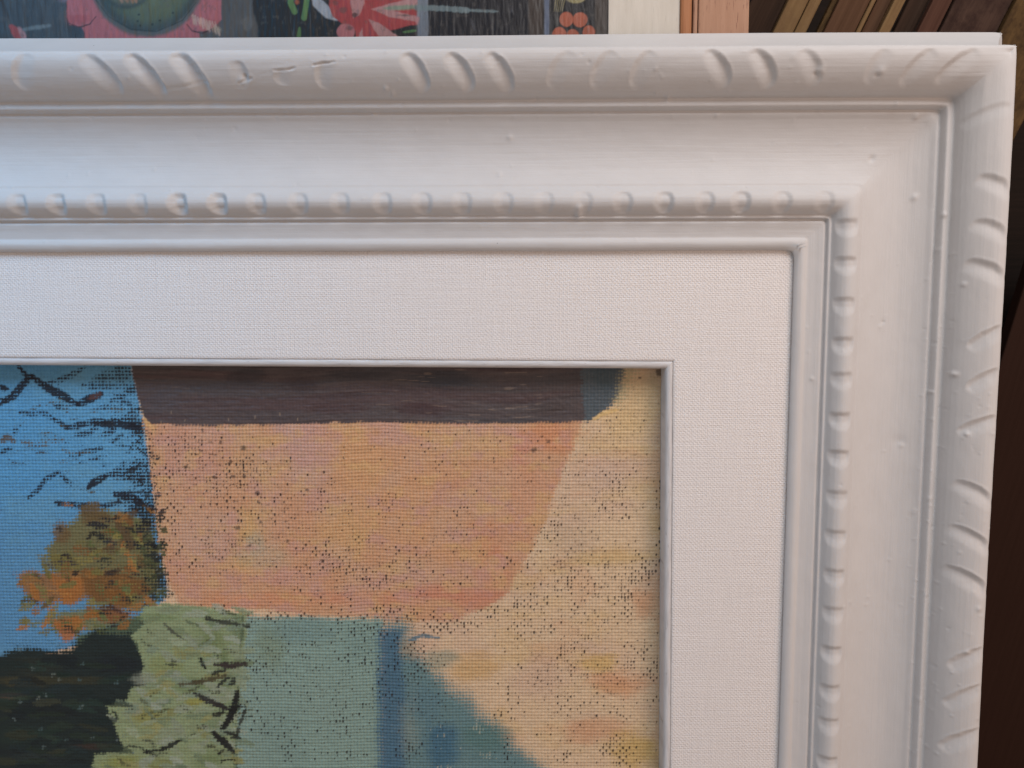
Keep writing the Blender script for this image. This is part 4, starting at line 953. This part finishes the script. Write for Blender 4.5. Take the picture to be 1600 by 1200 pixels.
# ------------------------------------------------------------------ old boards stacked behind, leaning to the right
def lean_board(name, xl, xr, mat, h1, thick, label, group, y0=50, dxdy=0.47, up=90, down=260, bev=3.0):
    """xl,xr: photo x of the two edges at photo row y0; the board leans"""
    a = px(xl, y0, h1); b = px(xr, y0, h1)
    ang = -math.atan(dxdy)
    wd = (b[0] - a[0]) * math.cos(ang)
    mid = np.array([(a[0] + b[0]) / 2, a[1]])
    dirv = np.array([math.sin(-ang), math.cos(ang)])
    c = mid + dirv * (up - down) / 2
    L = up + down
    o = box(name, c[0] - wd / 2, c[0] + wd / 2, c[1] - L / 2, c[1] + L / 2, h1 - thick, h1, mat, None, bev, (0, 0, 0), ang, True)
    tag(o, label, 'board', group)
    return o
G = 'old boards stacked behind the pictures'
W_DK = wood('dark_brown_board', (0.030, 0.016, 0.010), (0.055, 0.031, 0.020))
W_TAN = wood('tan_board', (0.1575, 0.0938, 0.0413), (0.2250, 0.1425, 0.0675), mott=0.3)
W_BRN = wood('brown_board', (0.0750, 0.0375, 0.0195), (0.1200, 0.0638, 0.0360), mott=0.4)
W_RED = wood('reddish_board', (0.0638, 0.0285, 0.0188), (0.0975, 0.0465, 0.0315))
W_MOT = wood('mottled_board', (0.0413, 0.0225, 0.0165), (0.0750, 0.0435, 0.0315), (0.025, 0.012, 0.010), mott=0.8)
W_OLV = wood('olive_brown_board', (0.0788, 0.0450, 0.0180), (0.1162, 0.0675, 0.0263), (0.03, 0.016, 0.008), mott=0.8)
W_FLAT = wood('plain_dark_brown_panel', (0.024, 0.0100, 0.006), (0.029, 0.0125, 0.008))
HB = -330
lean_board('leaning_board', 1150, 1206, W_DK, HB - 10, 20, 'dark brown board next to the pinkish wood frame', G)
lean_board('leaning_board', 1208, 1240, W_TAN, HB + 14, 26, 'wide tan board standing second from the pinkish wood frame', G)
lean_board('leaning_board', 1241, 1260, W_TAN, HB + 6, 26, 'narrow tan board before the black gap, against the wide tan one', G)
lean_board('leaning_board', 1276, 1286, W_OLV, HB - 14, 20, 'thin olive edge just right of the black gap', G)
lean_board('leaning_board', 1287, 1336, W_BRN, HB, 22, 'broad brown board in the middle of the stack', G)
lean_board('leaning_board', 1337, 1345, W_TAN, HB - 6, 16, 'thin light sliver beside the broad brown board', G)
lean_board('leaning_board', 1346, 1370, W_BRN, HB - 16, 20, 'darker brown board left of the slim tan one', G)
lean_board('leaning_board', 1373, 1391, W_TAN, HB + 8, 22, 'slim tan board left of the black band', G)
lean_board('leaning_board', 1396, 1428, W_DK, HB - 40, 20, 'almost black board right of the slim tan one', G)
lean_board('leaning_board', 1433, 1464, W_RED, HB - 8, 20, 'reddish brown board left of the large mottled one', G)
lean_board('leaning_board', 1468, 1558, W_MOT, HB, 24, 'large dark mottled board above the frame corner', G, down=330)
lean_board('leaning_board', 1563, 1672, W_OLV, HB + 12, 24, 'olive brown board right of the frame corner', G, down=340)
lean_board('leaning_board', 1598, 2100, W_FLAT, HB - 60, 30, 'plain dark brown panel low at the right edge behind the frame', G, y0=455, dxdy=0.25, up=60, down=1500)

# ------------------------------------------------------------------ surfaces of the place: dark wall behind, table below
M_WALL = wood('dark_brown_wall', (0.012, 0.008, 0.006), (0.020, 0.012, 0.009))
w = box('wall', -3200, 3400, -2300, 1500, -640, -560, M_WALL, None, 2.0); w['kind'] = 'structure'
M_TAB = wood('brown_table_wood', (0.10, 0.06, 0.035), (0.17, 0.10, 0.06))
tb = box('table', -3200, 3400, -OH - LT - 460, -OH - LT - 356, -560, 700, M_TAB, None, 4.0); tb['kind'] = 'structure'
